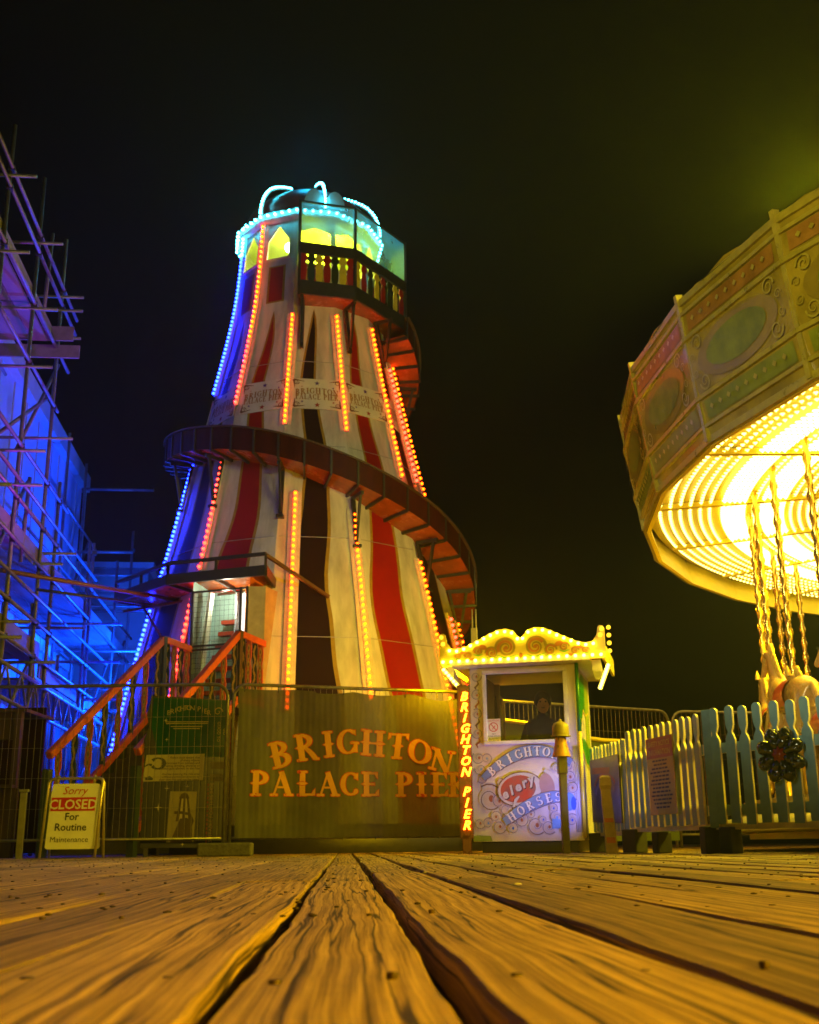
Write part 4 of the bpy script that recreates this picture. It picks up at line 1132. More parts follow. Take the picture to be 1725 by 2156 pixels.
    for x, z, r, k in ((.24, .92, .05, 3), (.26, .40, .06, 2), (.45, .27, .06, 5), (.98, .92, .05, 3), (1.03, .66, .06, 3), (.92, .48, .05, 5), (.33, .78, .045, 2), (.40, .40, .05, 3), (1.04, .25, .05, 2), (.80, .36, .045, 5)): scroll(x, z, r, -1 if k % 2 else 1, z * 31, k)
    # upper ribbon
    rib = [(.14 + .0, .80)]
    def ribpt(s_): 
        # arch from lower left to right
        x = .13 + 1.02 * s_; return (x, .80 + .32 * S(PI * (s_ * .80 + .02)) ** .9 )
    up = [ribpt(i / 24) for i in range(25)]
    for q in stroke(up, [.08 + .07 * S(PI * i / 24) for i in range(25)]): put(q, 0)
    for q in stroke(up, [.066 + .07 * S(PI * i / 24) for i in range(25)]): put(q, 3 if False else 6)
    put(ellipse(.55, .70, .265, .19, 30, .18), 0); put(ellipse(.55, .70, .255, .18, 30, .18), 4); put(ellipse(.53, .70, .205, .15, 30, .18), 7)
    for q in arc(.70, .72, .27, .21, 60, -50, .02, .06, 14): put(q, 4)
    for q in arc(.80, .70, .20, .19, 80, -70, .015, .05, 14): put(q, 4)
    put(ellipse(.86, .73, .085, .14, 20, .2), 2 if False else 8)
    lo = [(.36 + .80 * i / 20, .34 + .27 * S(PI * .62 * i / 20) - (.06 * max(0, (i - 14) / 6) ** 2)) for i in range(21)]
    for q in stroke(lo, [.10 + .05 * S(PI * i / 20) for i in range(21)]): put(q, 0)
    for q in stroke(lo, [.086 + .05 * S(PI * i / 20) for i in range(21)]): put(q, 6)
    put([(.90, .26), (1.02, .265), (1.01, .36), (.90, .37)], 3); put(ellipse(1.10, .55, .075, .10, 18), 3); put(ellipse(1.15, .53, .03, .075, 14), 5)
    def along(txt, path, size, mi, mi2, i0, i1):
        n = len(txt)
        for k, ch in enumerate(txt):
            f = i0 + (i1 - i0) * k / (n - 1); i = int(f); fr_ = f - i; i2 = min(i + 1, len(path) - 1)
            x = path[i][0] + (path[i2][0] - path[i][0]) * fr_; z = path[i][1] + (path[i2][1] - path[i][1]) * fr_
            i3 = min(i + 2, len(path) - 1); i4 = max(i - 1, 0); th = math.atan2(path[i3][1] - path[i4][1], path[i3][0] - path[i4][0])
            P_, ad = glyph(ch)
            for dx, m_ in ((.009, mi2), (0, mi)):
                for q in P_:
                    qq = [((px - ad / 2) * size, (py - .5) * size) for px, py in q]
                    put([(x + dx + p * CO(th) - r * S(th), z - dx * .7 + p * S(th) + r * CO(th)) for p, r in qq], m_)
    along("BRIGHTON", up, .105, 9, 10, 2.4, 20.0)
    along("HORSES", lo, .10, 9, 10, 2.2, 15.5)
    for k, ch in enumerate("elery"):                 # brush script on the scarlet oval, as it reads
        x = .39 + .075 * k; z = .60 + .040 * k
        for dx, m_ in ((.012, 10), (0, 4)):
            for q in font_polys(ch, .145, .2, .006): put([(x + dx + p * CO(.4) - r * S(.4), z - dx + p * S(.4) + r * CO(.4)) for p, r in q], m_)
    for q in stroke([(.47, .50), (.50, .58), (.54, .62)], [.02, .035, .015]): put(q, 4)
    put([(.0, .135), (.22, .135), (.2, .19), (.05, .20), (.0, .19)], 11)
    a.build("front_artwork", [line, mat("buff_scroll_ground", (.60, .50, .36), .4), rust, sky, mat("pale_scroll", (.56, .52, .50), .4), cob, mat("pale_blue_ribbon", (.20, .30, .52), .35, 0, .2, 9), scar, mat("dusty_rose_fill", (.42, .26, .24), .4), mat("white_letter_paint", (.78, .78, .74), .35), mat("plum_letter_shade", (.10, .04, .06), .4), mat("moss_green_wash", (.25, .34, .06), .5)], T)
    # illuminated top board
    fx0, fx1, fy = -.31, 1.62, -.25
    zb = 2.11
    prof = [(0, .34), (.015, .37), (.05, .375), (.075, .36), (.09, .27), (.14, .20), (.22, .185), (.32, .21), (.45, .27), (.58, .335), (.70, .385), (.80, .395), (.88, .37), (.93, .31), (.965, .27)]
    top = prof + [(1.93 - x, z) for x, z in prof[::-1]]
    out = [(0, 0), (1.93, 0)] + [(x, z) for x, z in top[::-1]]
    fb = MB(); Mf = Matrix.Translation((fx0, fy, zb)); fb.prism(out, Mf, .04); fa = fb.build("top_board", mat("yellow_scroll_board", (.74, .58, .08), .35, 0, .12, 5), T)
    rt = MB(); Mr = plane_M((fx1 - .02, fy + .041, zb), (0, 1, 0)); rt.prism([(0, 0), (1.5, 0), (1.5, .2), (.2, .2), (.1, .3), (.06, .37), (0, .37)], Mr, .03); Ml = plane_M((fx0 + .03, fy + .041, zb), (0, 1, 0)); rt.prism([(0, 0), (1.5, 0), (1.5, .2), (.2, .2), (.1, .3), (.06, .37), (0, .37)], Ml, .03); rt.build("side_board", mat("yellow_scroll_board", (.74, .58, .08), .35), T)
    ar = MB(); lv2 = [.002]
    def put2(q, mi): lv2[0] += .00001; ar.flat(q, Mf, lv2[0], mi)
    for sx in (-1, 1):
        X = lambda x: .965 + sx * x
        for cx, cz, r, m_ in ((.17, .17, .115, 0), (.34, .12, .07, 0), (.50, .15, .055, 0), (.62, .10, .045, 0), (.74, .10, .04, 0)):
            for q in spiral(X(cx), cz, r, 1.7, r * .26, sx, (0 if sx > 0 else PI), 30): put2(q, 0)
            for q in spiral(X(cx), cz, r * .8, 1.2, r * .30, sx, (0 if sx > 0 else PI) + .5, 22): put2(q, 1)
            put2(ellipse(X(cx), cz, r * .2, r * .2, 10), 1)
            for q in stroke([(X(cx - r), cz - r * .75), (X(cx), cz - r * 1.05), (X(cx + r), cz - r * .7)], [.006, .016, .006]): put2(q, 2)
        put2(ellipse(X(.44), .19, .05, .028, 16, sx * .4), 1); put2(ellipse(X(.56), .055, .05, .016, 16, 0), 1); put2(ellipse(X(.68), .14, .04, .018, 14, -sx * .3), 1)
    put2(ellipse(.965, .075, .022, .03, 12), 1)
    ar.build("board_scrollwork", [mat("olive_scroll_line", (.34, .24, .03), .4), mat("terracotta_scroll_fill", (.50, .17, .03), .4), mat("bright_green_shadow", (.10, .45, .03), .4)], fa)
    bulb = MB(); bulb.ball((0, -.030, 0), .020, 0, 10, 6); bulb.lathe([(.014, 0), (.016, .02)], 8)
    spots = []
    for i in range(20): spots.append((fx0 + .05 + i * (1.83 / 19), fy, zb + .035, 0))
    pts = [(.13, .165), (.215, .155), (.30, .175), (.38, .21), (.46, .245), (.54, .283), (.62, .32), (.70, .35), (.79, .355), (.87, .335), (.935, .265)]
    for x, z in pts: spots.append((fx0 + x, fy, zb + z, 0)); spots.append((fx0 + 1.93 - x, fy, zb + z, 0))
    first = None
    for x, y, z, k in spots:
        if first is None: b = first = bulb.build("bulb", B_YELLOW, T)
        else: b = copy_of(first, T)
        b.location = (x, y - .002, z)
    ambr = emis("dim_amber_bulb_glow", (1.6, 1.0, .05)); fo = None
    for x, y, z in [(fx0 + .03, fy, zb + .33), (fx0 + .05, fy, zb + .25), (fx1 - .03, fy, zb + .33), (fx1 - .05, fy, zb + .26)] + [(fx1 + .045, fy + .05, zb + .08 + k * .09) for k in range(4)]:
        if fo is None:
            q = MB(); q.ball((0, -.02, 0), .026, 0, 10, 6); q.lathe([(.018, -.01), (.02, .02)], 8); b = fo = q.build("amber_bulb", ambr, T)
        else: b = copy_of(fo, T)
        b.location = (x, y, z)
    # sloping lit brackets at both ends
    first = None
    for xe, sx, zt, zbm, dx in ((fx0 + .02, 1, 2.09, 1.78, .25), (fx1 + .02, -1, 2.05, 1.78, .12)):
        a_, b_ = Vector((xe, fy + .10, zt)), Vector((xe + sx * dx, fy + .16, zbm))
        k = MB(); k.bar(a_, b_, .05, .03, up=(0, -1, 0)); k.build("lit_bracket", white_paint, T)
        n = 9 if sx > 0 else 11
        for i in range(n):
            p = a_.lerp(b_, (i + .5) / n)
            o = copy_of(spot0[0], T) if False else None
            q = first
            if q is None:
                m_ = MB(); m_.ball((0, -.024, 0), .019, 0, 8, 5); first = m_.build("bracket_bulb", B_YELLOW, T); o = first
            else: o = copy_of(first, T)
            o.location = p
    lamp("booth_rear_fill", 'POINT', (.1, 1.75, 2.28), (1.0, .60, .001), 330, size=.12, parent=T)  # unseen point light added behind the booth to yellow the tower base
    lamp("booth_side_bulbs", 'POINT', (-.45, .7, 2.2), (1.0, .58, .001), 110, size=.1, parent=T)
    for sx in (0, 1):
        ca = MB()
        for k in range(8): ca.box((fx0 + .10 + sx * 1.71, fy + .12 + k * .05, 2.05 - k * .012), (.10, .02, .12 - k * .008))
        ca.build("soffit_slats", cream_paint, T)
    mx = MB(); mx.box((.02, .25, 2.40), (.07, .05, .45)); mx.tube([(.0, .25, 2.6), (.0, .25, 2.86)], .009, 6); mx.tube([(.045, .25, 2.6), (.045, .25, 2.86)], .009, 6); mx.build("mast", mat("grey_mast_paint", (.45, .42, .32), .4), T)
    # small notice behind the glass
    N = thing("window_notice", "small white no selfie sticks notice on the booth window", "notice", BO, BR)
    n = MB(); n.prism([(.185, 1.225), (.345, 1.225), (.345, 1.50), (.185, 1.50)], Matrix.Translation((0, .0, 0)), .003); no = n.build("card", paper_white, N)
    t = MB(); put_text(t, "CAUTION", .030, M, .265, 1.468, .002, 0); 
    for q in arc(.265, 1.405, .05, .05, 0, 360, .009, .009, 24): t.flat(q, M, .002, 0)
    for q in stroke([(.235, 1.44), (.295, 1.37)], .009) + stroke([(.285, 1.42), (.25, 1.38)], .008): t.flat(q, M, .0025, 0)
    for i, l in enumerate(("NO", "SELFIE STICKS", "ALLOWED", "ON RIDES")): put_text(t, l, .026, M, .265, 1.318 - i * .028, .002, 1)
    t.build("notice_print", [mat("notice_red", (.55, .05, .03), .5), ink], no)
    # attendant
    Pn = thing("person", "person in a dark hooded coat standing behind the booth window", "person", BO + Matrix.Rotation(BR, 3, 'Z') @ Vector((.76, .62, 0)), BR + R(8))
    coat = mat("dark_coat_cloth", (.030, .026, .014), .8, 0, .3, 14, .1)
    J = [((0, 0, 1.02), (.15, .11)), ((0, 0, 1.22), (.17, .12)), ((0, -.01, 1.42), (.19, .12)), ((0, -.02, 1.55), (.08, .08)), ((0.01, -.03, 1.62), (.065, .07))]
    E_ = [(0, 1), (1, 2), (2, 3), (3, 4)]
    for s_ in (-1, 1):
        b0 = len(J)
        J += [((s_ * .17, 0, 1.45), .075), ((s_ * .25, .02, 1.18), .06), ((s_ * .22, -.16, 1.02), .045), ((s_ * .10, .0, .92), (.105, .105)), ((s_ * .11, -.01, .58), .075), ((s_ * .11, .02, .27), .055), ((s_ * .12, -.12, .22), .045)]
        E_ += [(2, b0), (b0, b0 + 1), (b0 + 1, b0 + 2), (0, b0 + 3), (b0 + 3, b0 + 4), (b0 + 4, b0 + 5), (b0 + 5, b0 + 6)]
    person_mesh("body", Pn, J, E_, coat)
    skin = mat("shadowed_skin", (.42, .22, .12), .55, 0, .1, 8)
    h = MB(); h.ball((.01, -.05, 1.72), .1, 0, 16, 12, (.78, .95, 1.18)); h.ball((.01, -.15, 1.70), .018, 0, 8, 6, (.8, 1.2, 1.6))
    for s_ in (-1, 1): h.ball((.01 + s_ * .08, -.04, 1.71), .022, 0, 8, 6, (.5, .9, 1.4))
    for s_ in (-1, 1):
        c = Vector((s_ * .20, -.22, 1.01)); h.ball(c, .042, 0, 10, 6, (.9, 1.2, .5))
        for k in range(4): h.tube([c + Vector(((k - 1.5) * .019, -.03, 0)), c + Vector(((k - 1.5) * .021, -.075, -.004)), c + Vector(((k - 1.5) * .022, -.10 + .006 * abs(k - 1.5), -.02))], .009, 6, 0, True, .007)
        h.tube([c + Vector((-s_ * .03, 0, 0)), c + Vector((-s_ * .06, -.03, -.005)), c + Vector((-s_ * .065, -.055, -.01))], .010, 6, 0, True, .008)
    ho = h.build("head_and_hands", skin, Pn)
    e = MB(); [e.ball((.01 + s_ * .032, -.138, 1.735), .011, 0, 8, 6) for s_ in (-1, 1)]; e.box((.01, -.143, 1.66), (.04, .006, .008)); e.build("eyes_and_mouth", ink, Pn)
    h = MB(); h.ball((.01, -.02, 1.76), .122, 0, 14, 9, (.88, .95, 1.0)); h.build("hair", mat("dark_hair", (.02, .016, .01), .7, 0, .3, 20), Pn)
build_booth()

# ------------------------------------------------------------------ slim posts in front of the booth
def build_posts():
    T = thing("bollard", "tall slim olive post with bell shaped caps before the booth window", "post", (1.615, 12.45, 0), R(4))
    op = mat("olive_post_paint", (.13, .11, .03), .4, .1, .25, 8)
    b = MB(); b.box((0, 0, .62), (.078, .078, 1.24)); b.build("post", op, T, bevel=.008)
    b = MB(); b.box((0, 0, .97), (.098, .098, .30)); b.build("sleeve", op, T, bevel=.006)
    pr = [(.095, 0), (.092, .10), (.075, .135), (.04, .15), (.02, .155), (.012, .18), (.001, .185)]
    b = MB(); b.lathe(pr, 14, (0, 0, 1.22)); b.lathe([(.11, -.008), (.11, .004), (.095, .006)], 14, (0, 0, 1.22)); b.build("bell_cap", mat("mustard_cap_paint", (.30, .23, .035), .4, 0, .3, 9), T)
    b = MB(); b.lathe([(.10, 0), (.098, .02), (.085, .06), (.065, .16), (.06, .20)], 12, (0, .015, 1.0)); b.build("orange_skirt", mat("faded_orange_skirt", (.55, .26, .08), .45), T)
    T = thing("bollard", "short leaning tapered post with faded red stickers by the fence", "post", (1.985, 11.78, 0), R(-6))
    b = MB()
    def ring(z, w, dx): return [(-w + dx, -w, z), (w + dx, -w, z), (w + dx, w, z), (-w + dx, w, z)]
    vs = ring(0, .058, .0) + ring(.62, .050, -.03) + ring(.66, .06, -.03) + ring(.74, .055, -.03) + ring(.76, .03, -.03)
    fs = [(3, 2, 1, 0), (16, 17, 18, 19)]
    for k in range(4):
        for i in range(4): a, c = k * 4 + i, k * 4 + (i + 1) % 4; fs.append((a, c, c + 4, a + 4))
    b.add(vs, fs); b.build("post", mat("sun_bleached_post", (.34, .24, .12), .6, 0, .3, 10, .1), T)
    for z, hh in ((.10, .055), (.30, .04)):
        s = MB(); s.add([(-.045 - .0005 * 0 - z * .045, -.0605, z), (.04 - z * .045, -.0605, z), (.04 - z * .05, -.0595, z + hh), (-.045 - z * .05, -.0595, z + hh)], [(0, 1, 2, 3)])
        s.build("sticker", mat("faded_red_sticker", (.40, .08, .04), .5), T)
build_posts()

# ------------------------------------------------------------------ picket fence along the roundabout
picket_paint = mat("duck_egg_picket_paint", (.17, .31, .36), .42, 0, .22, 6, .02)
picket_lit_cream = mat("lit_cream_picket_paint", (.70, .60, .36), .42, 0, .2, 6)  # cream puts the carousel's light on edges and sides into the colour
def picket_outline(h, w=.05):
    head = [(w * .86 * CO(R(a)), h - w * .86 + w * .86 * S(R(a))) for a in range(0, 181, 30)]
    return [(-w, 0), (w, 0), (w, h - .30), (w * .72, h - .265), (w * .46, h - .245), (w * .40, h - .225), (w * .60, h - .205), (w * .80, h - .17)] + head + [(-w * .80, h - .17), (-w * .60, h - .205), (-w * .40, h - .225), (-w * .46, h - .245), (-w * .72, h - .265), (-w, h - .30)]
def picket_fence(p0, p1, label, n, h=1.0, zb=.26, posts=(0, 1)):
    d = Vector((p1[0] - p0[0], p1[1] - p0[1], 0)); L_ = d.length
    T = thing("picket_fence", label, "picket fence", (p0[0], p0[1], 0), math.atan2(d.y, d.x), "picket fence along the roundabout")
    first = None
    for i in range(n):
        x = L_ * (i + .5) / n
        if first is None:
            b = MB(); out = picket_outline(h); b.prism(out, Matrix.Identity(4), .024)
            b.m = [0, 0] + [1] * len(out)
            o = first = b.build("picket", [picket_paint, picket_lit_cream], T)
        else: o = copy_of(first, T)
        o.location = (x, -.024, zb + .008 * S(i * 2.3)); o.rotation_euler = (0, R(.8) * S(i * 1.7), 0)
    for z in (zb + .12, zb + .66):
        b = MB(); b.box((L_ / 2, .022, z), (L_, .04, .09)); b.m = [1, 1, 0, 1, 1, 1]; b.build("rail", [picket_paint, picket_lit_cream], T)
    b = MB(); b.box((L_ / 2, .03, zb - .02), (L_, .07, .05)); b.build("bottom_beam", picket_lit_cream, T)
    for f in posts:
        b = MB(); b.box((L_ * f, .02, zb + h * .5 - .02), (.10, .09, h + .02)); b.m = [0, 0, 0, 1, 1, 1]; b.build("post", [picket_paint, picket_lit_cream], T, bevel=.006)
    return T
picket_fence((2.10, 13.5), (2.28, 12.32), "pale picket fence run beside the booth that holds the dark poster", 10, .95, .22, (1,))
picket_fence((2.285, 12.26), (2.655, 10.52), "pale picket fence run carrying the red headed safety notice", 12, .99, .25, ())
picket_fence((2.70, 10.44), (3.95, 8.77), "pale picket fence run with the dark flower ornament on it", 13, 1.02, .25, (0,))
def foot_block(x, y, w, h, rz, label):
    b = MB(); b.box((0, 0, h / 2), (w, .16, h)); o = b.build("rubber_block", black_rubber, None, bevel=.012); o.location = (x, y, 0); o.rotation_euler = (0, 0, rz)
    tag(o, label, "fence foot", "black fence foot blocks")
foot_block(2.66, 10.52, .12, .235, R(-78), "black foot block under the front of the corner picket post")
foot_block(2.79, 10.33, .13, .225, R(-53), "black foot block on the flower ornament side of the corner post")
foot_block(2.30, 12.22, .22, .235, R(-60), "wide black foot block under the joint behind the short leaning post")
foot_block(2.10, 13.40, .19, .21, R(-10), "black foot block next to the booth corner")
foot_block(2.44, 11.55, .12, .20, R(-70), "black foot block below the safety notice")

def build_fence_signs():
    d = Vector((.18, -1.18, 0)).normalized(); M = plane_M(Vector((2.105, 13.42, 0)) + Vector((-.045, 0, 0)), d)
    b = MB(); b.prism([(.0, .33), (1.02, .30), (1.02, 1.02), (.0, 1.02)], M, .012); o = b.build("poster_board", [mat("dark_poster_print", (.13, .09, .10), .35, 0, .7, 2.6, dirt=(.03, .02, .012))], None); tag(o, "dark weathered poster board hung on the pickets beside the booth", "poster")
    t = MB(); t.flat([(.06, .86), (.7, .84), (.72, .90), (.1, .93)], M, .003, 0)
    for q in arc(.52, .60, .34, .16, 20, 170, .03, .06, 14): t.flat(q, M, .0035, 1)
    for q in spiral(.5, .55, .14, 1.2, .05): t.flat(q, M, .004, 2)
    for q in arc(.52, .60, .42, .24, 30, 150, .02, .05, 14): t.flat(q, M, .0045, 0)
    t.build("poster_print", [mat("rust_orange_print", (.30, .10, .02), .5), mat("mauve_print", (.22, .16, .20), .5), mat("bone_print", (.34, .29, .20), .5)], o)
    d = Vector((.37, -1.74, 0)).normalized(); M = plane_M(Vector((2.285, 12.26, 0)) + Vector((-.045, -.01, 0)), d)
    b = MB(); b.prism([(.62, .36), (1.24, .36), (1.24, 1.10), (.62, 1.10)], M, .008); o = b.build("safety_notice", mat("mustard_notice", (.44, .33, .06), .45, 0, .12, 6), None); tag(o, "tall mustard safety notice with a red heading on the picket fence", "notice")
    t = MB(); t.flat([(.62, .90), (1.24, .90), (1.24, 1.10), (.62, 1.10)], M, .003, 0)
    put_text(t, "SAFETY NOTICE", .070, M, .93, 1.015, .005, 1, 0, .001); put_text(t, "INFORMATION", .075, M, .93, .93, .005, 1, 0, .001)
    rr = random.Random(3)
    for i in range(13):
        z = .865 - i * .037; w = rr.uniform(.30, .52)
        x = .93 - w / 2
        while x < .93 + w / 2 - .03:
            l = rr.uniform(.03, .09); t.flat([(x, z), (min(x + l, .93 + w / 2), z), (min(x + l, .93 + w / 2), z + .017), (x, z + .017)], M, .003, 2); x += l + .014
    t.build("notice_print", [mat("brick_red_heading", (.34, .05, .015), .45), mat("yellow_lettering", (.55, .40, .08), .45), ink], o)
    # dark flower lamp
    d = Vector((1.25, -1.67, 0)).normalized(); c = Vector((2.70, 10.44, 0)) + d * .82 + Vector((-.06, -.05, .80))
    T = thing("flower_ornament", "dark unlit flower shaped lamp with a red centre on the fence", "ornament", c, math.atan2(d.y, d.x))
    gl = mat("dark_green_glass", (.012, .016, .006), .08, 0, .4, 12, .05, spec=.8)
    first = None
    for k in range(8):
        a = 2 * PI * k / 8 + PI / 8
        if first is None:
            p = MB(); p.ball((.165, -.035, 0), .068, 0, 14, 10, (1.15, .8, .92)); p.ball((.105, -.05, 0), .05, 0, 12, 8, (1.2, .8, .8))
            for s_ in (-1, 1): p.ball((.175, -.06, s_ * .03), .03, 0, 10, 7)
            o = first = p.build("petal", gl, T)
        else: o = copy_of(first, T)
        o.rotation_euler = (0, -a, 0)
    p = MB()
    for k in range(8):
        a = PI * k / 4; p.add([(0, -.085, 0), (.10 * CO(a), -.055, .10 * S(a)), (.045 * CO(a + PI / 8), -.07, .045 * S(a + PI / 8))], [(0, 1, 2)]); p.add([(0, -.085, 0), (.045 * CO(a - PI / 8), -.07, .045 * S(a - PI / 8)), (.10 * CO(a), -.055, .10 * S(a))], [(0, 1, 2)])
    p.ball((0, -.04, 0), .05, 0, 10, 6)
    p.build("red_centre", mat("dark_red_glass", (.16, .012, .006), .15, 0, .3, 10), T)
    p = MB(); p.lathe([(.12, 0), (.12, .03), (0.001, .03)], 16); pb = p.build("back_plate", dark_steel, T); pb.rotation_euler = (R(90), 0, 0)
build_fence_signs()

# ------------------------------------------------------------------ fence and tarpaulin behind the booth
fence_panel((.72, 14.86), (3.72, 16.60), "steel mesh fence panel behind the booth hung with green tarpaulin", 1.93)
fence_panel((3.79, 16.63), (7.1, 17.5), "steel mesh fence panel with curved corner beyond the picket fence", 1.93)
def tarp():
    a, b = Vector((.72, 14.86, 0)), Vector((3.72, 16.60, 0)); d = (b - a); L_ = d.length; x = d.normalized(); n = Vector((x.y, -x.x, 0))
    m = MB(); nu, nz = 70, 16
    vs = []
    for j in range(nz + 1):
        for i in range(nu + 1):
            u = L_ * (i / nu); h = j / nz; top = 1.66 - .22 * (i / nu) + .05 * S(u * 2.2)
            z = .12 + (top - .12) * h; p = a + x * u + n * (.05 + .03 * S(u * 4 + h * 2.5) * (.4 + h)); vs.append((p.x - a.x, p.y - a.y, z))
    m.add(vs, [(j * (nu + 1) + i, j * (nu + 1) + i + 1, (j + 1) * (nu + 1) + i + 1, (j + 1) * (nu + 1) + i) for j in range(nz) for i in range(nu)], 0, True)
    m.tube([Vector(vs[nz * (nu + 1) + i]) for i in range(0, nu + 1, 5)], .03, 6, 1)
    o = m.build("tarpaulin", [sheer("green_tarpaulin", (.16, .20, .05), .06, .4), yellow_paint]); o.location = a
    tag(o, "sagging green tarpaulin with a pale rolled edge on the rear fence", "tarpaulin")
tarp()

# ------------------------------------------------------------------ roundabout with lit ceiling
def build_carousel():
    T = thing("carousel", "huge round carousel top with a glowing bulb covered ceiling and dark rounding boards", "carousel", (10.41, 11.3, 0))
    Rb, Rtp, zb, zt, zc = 7.77, 7.97, 3.6, 5.02, 3.93
    def P(r, a, z): return Vector((r * CO(R(a)), r * S(R(a)), z))
    dark = mat("olive_brown_rounding_board", (.20, .135, .005), .16, 0, .45, 3.0, .03, spec=.22); drk2 = mat("deep_green_rounding_panel", (.12, .125, .004), .22, 0, .4, 3.5, spec=.2); trim = mat("gilt_rounding_trim", (.27, .20, .008), .3, .2, .3, 8); mir = mat("amber_tinted_mirror", (.22, .145, .006), .14, .3, .35, 2.5); crim = mat("maroon_rounding_panel", (.20, .09, .006), .2, 0, .4, 4, spec=.2)
    N = 32
    base_meshes = None
    for i in range(N):
        a0, a1 = 360 / N * i, 360 / N * (i + 1); am = (a0 + a1) / 2
        if base_meshes is None:
            def Q(u, h, lift=0.0):          # u 0..1 across the board, h 0..1 up; local frame: board centred on angle 0
                a = (-.5 + u) * 360 / N; r = (Rb + (Rtp - Rb) * h) / CO(R(a)) * CO(R(180 / N)) + lift + .05 * S(h * PI); return P(r, a, zb + (zt - zb) * h)
            b = MB(); nh = 10
            for j in range(nh):
                h0, h1 = j / nh, (j + 1) / nh; b.add([Q(0, h0), Q(1, h0), Q(1, h1), Q(0, h1)], [(0, 1, 2, 3)], 0, False)
                b.add([Q(0, h0, -.05), Q(1, h0, -.05), Q(1, h1, -.05), Q(0, h1, -.05)], [(3, 2, 1, 0)], 1)
            b.add([Q(0, 0), Q(1, 0), Q(1, 0, -.05), Q(0, 0, -.05)], [(3, 2, 1, 0)], 1)
            # carved crest on top
            cr = [(.0, 1.0), (.08, 1.02), (.2, 1.035), (.3, 1.02), (.38, 1.04), (.5, 1.06), (.62, 1.04), (.7, 1.02), (.8, 1.035), (.92, 1.02), (1.0, 1.0)]
            for (u0, h0), (u1, h1) in zip(cr, cr[1:]):
                b.add([Q(u0, 1), Q(u1, 1), Q(u1, h1), Q(u0, h0)], [(0, 1, 2, 3), (3, 2, 1, 0)], 0)
            t = MB()
            for h, th in ((.03, .05), (.12, .025), (.30, .03), (.72, .03), (.90, .025), (.985, .05)):
                t.bar(Q(0, h, .012), Q(1, h, .012), .035, th * 1.4)
            t.bar(Q(.0, .02, .015), Q(.0, 1.05, .015), .05, .07)
            pn = MB()
            el = [(.5 + .40 * CO(2 * PI * k / 24), .51 + .18 * S(2 * PI * k / 24)) for k in range(24)]
            pn.add([Q(u, h, .012) for u, h in el], [tuple(range(24))], 0)
            el = [(.5 + .30 * CO(2 * PI * k / 20), .51 + .125 * S(2 * PI * k / 20)) for k in range(20)]
            pn.add([Q(u, h, .018) for u, h in el], [tuple(range(20))], 1)
            pn.add([Q(.06, .15, .01), Q(.94, .15, .01), Q(.94, .27, .01), Q(.06, .27, .01)], [(0, 1, 2, 3)], 1); pn.add([Q(.06, .76, .01), Q(.94, .76, .01), Q(.94, .88, .01), Q(.06, .88, .01)], [(0, 1, 2, 3)], 2)
            lf = .022
            for sx in (-1, 1):
                for sz in (-1, 1):
                    for cu_, ch_, rr_ in ((.37, .135, .075), (.44, .055, .04)):
                        for q in spiral(0, 0, rr_, 1.6, rr_ * .24, sx * sz, 0 if sx > 0 else PI, 20):
                            lf += .00004
                            pn.add([Q(.5 + sx * (cu_ * .98) + x_ / 1.53, .51 + sz * ch_ * .98 + z_ / 1.42, lf) for x_, z_ in q], [tuple(range(4))], 3)
            for k in range(9): pn.add([Q(.5 + .09 * (k - 4) + dx, .21 + dz, .03) for dx, dz in ((-.02, 0), (0, -.02), (.02, 0), (0, .02))], [(0, 1, 2, 3)], 3); pn.add([Q(.5 + .09 * (k - 4) + dx, .82 + dz, .03) for dx, dz in ((-.02, 0), (0, -.02), (.02, 0), (0, .02))], [(0, 1, 2, 3)], 3)
            o1 = b.build("rounding_board", [dark, mat("yellow_inner_board", (.78, .60, .02), .4, 0, .1, 5)], T); o2 = t.build("gilt_trim", trim, o1); o3 = pn.build("painted_panel", [mir, drk2, crim, trim], o1)
            base_meshes = (o1, o2, o3)
        else:
            o1 = copy_of(base_meshes[0], T); copy_of(base_meshes[1], o1); copy_of(base_meshes[2], o1)
        o1.rotation_euler = (0, 0, R(am))
    cl = MB(); cl.lathe([(7.74, zc - .02), (2.2, zc + .10)], 96); cl.build("ceiling", mat("cream_yellow_ceiling", (.62, .46, .008), .45, 0, .14, 3), T)
    tl = MB(); tl.lathe([(7.98, zt), (7.6, zt + .1), (2.0, 7.6), (.02, 8.2)], 48); tl.build("canvas_tilt", mat("dark_canvas_tilt", (.05, .06, .02), .7, 0, .3, 3), T)
    for i in range(24):
        b = MB(); b.bar(P(2.3, i * 15 + 4, zc + .02), P(7.66, i * 15 + 4, zc - .055), .07, .06); b.build("swift_beam", mat("yellow_inner_board", (.78, .60, .02), .4), T)
    dr = MB(); dr.lathe([(2.25, .5), (2.25, zc + .1)], 24); dr.build("centre_drum", mat("gilt_mirror_drum", (.6, .45, .12), .25, .4, .3, 3), T)
    hot = emis("hot_yellow_bulb_glow", (8.5, 6.8, 1.3)); warm = emis("carousel_bulb_glow", (5.5, 4.4, .9))
    rows = [(.978, 0), (.963, 0), (.948, 0), (.933, 0), (.918, 0), (.904, 0)] + [(.884 - .0075 * k, 1) for k in range(5)] + [(.838, 0)] + [(.826 - .0075 * k, 1) for k in range(5)] + [(.783, 0), (.770, 0), (.757, 0), (.744, 0), (.730, 0), (.716, 0), (.700, 0), (.68, 0), (.66, 0), (.64, 0)]
    bl = []
    for f, k in rows:
        r = f * Rb; sp_ = .105 if k == 0 else .098; n = int(R(186) * r / sp_)
        for i in range(n):
            a = 92 + 186 * i / n
            bl.append((P(r, a, zc - .03 - .0 + (7.74 - r) * .0216), k))
    camL = Vector((-10.41, -11.3, .11))
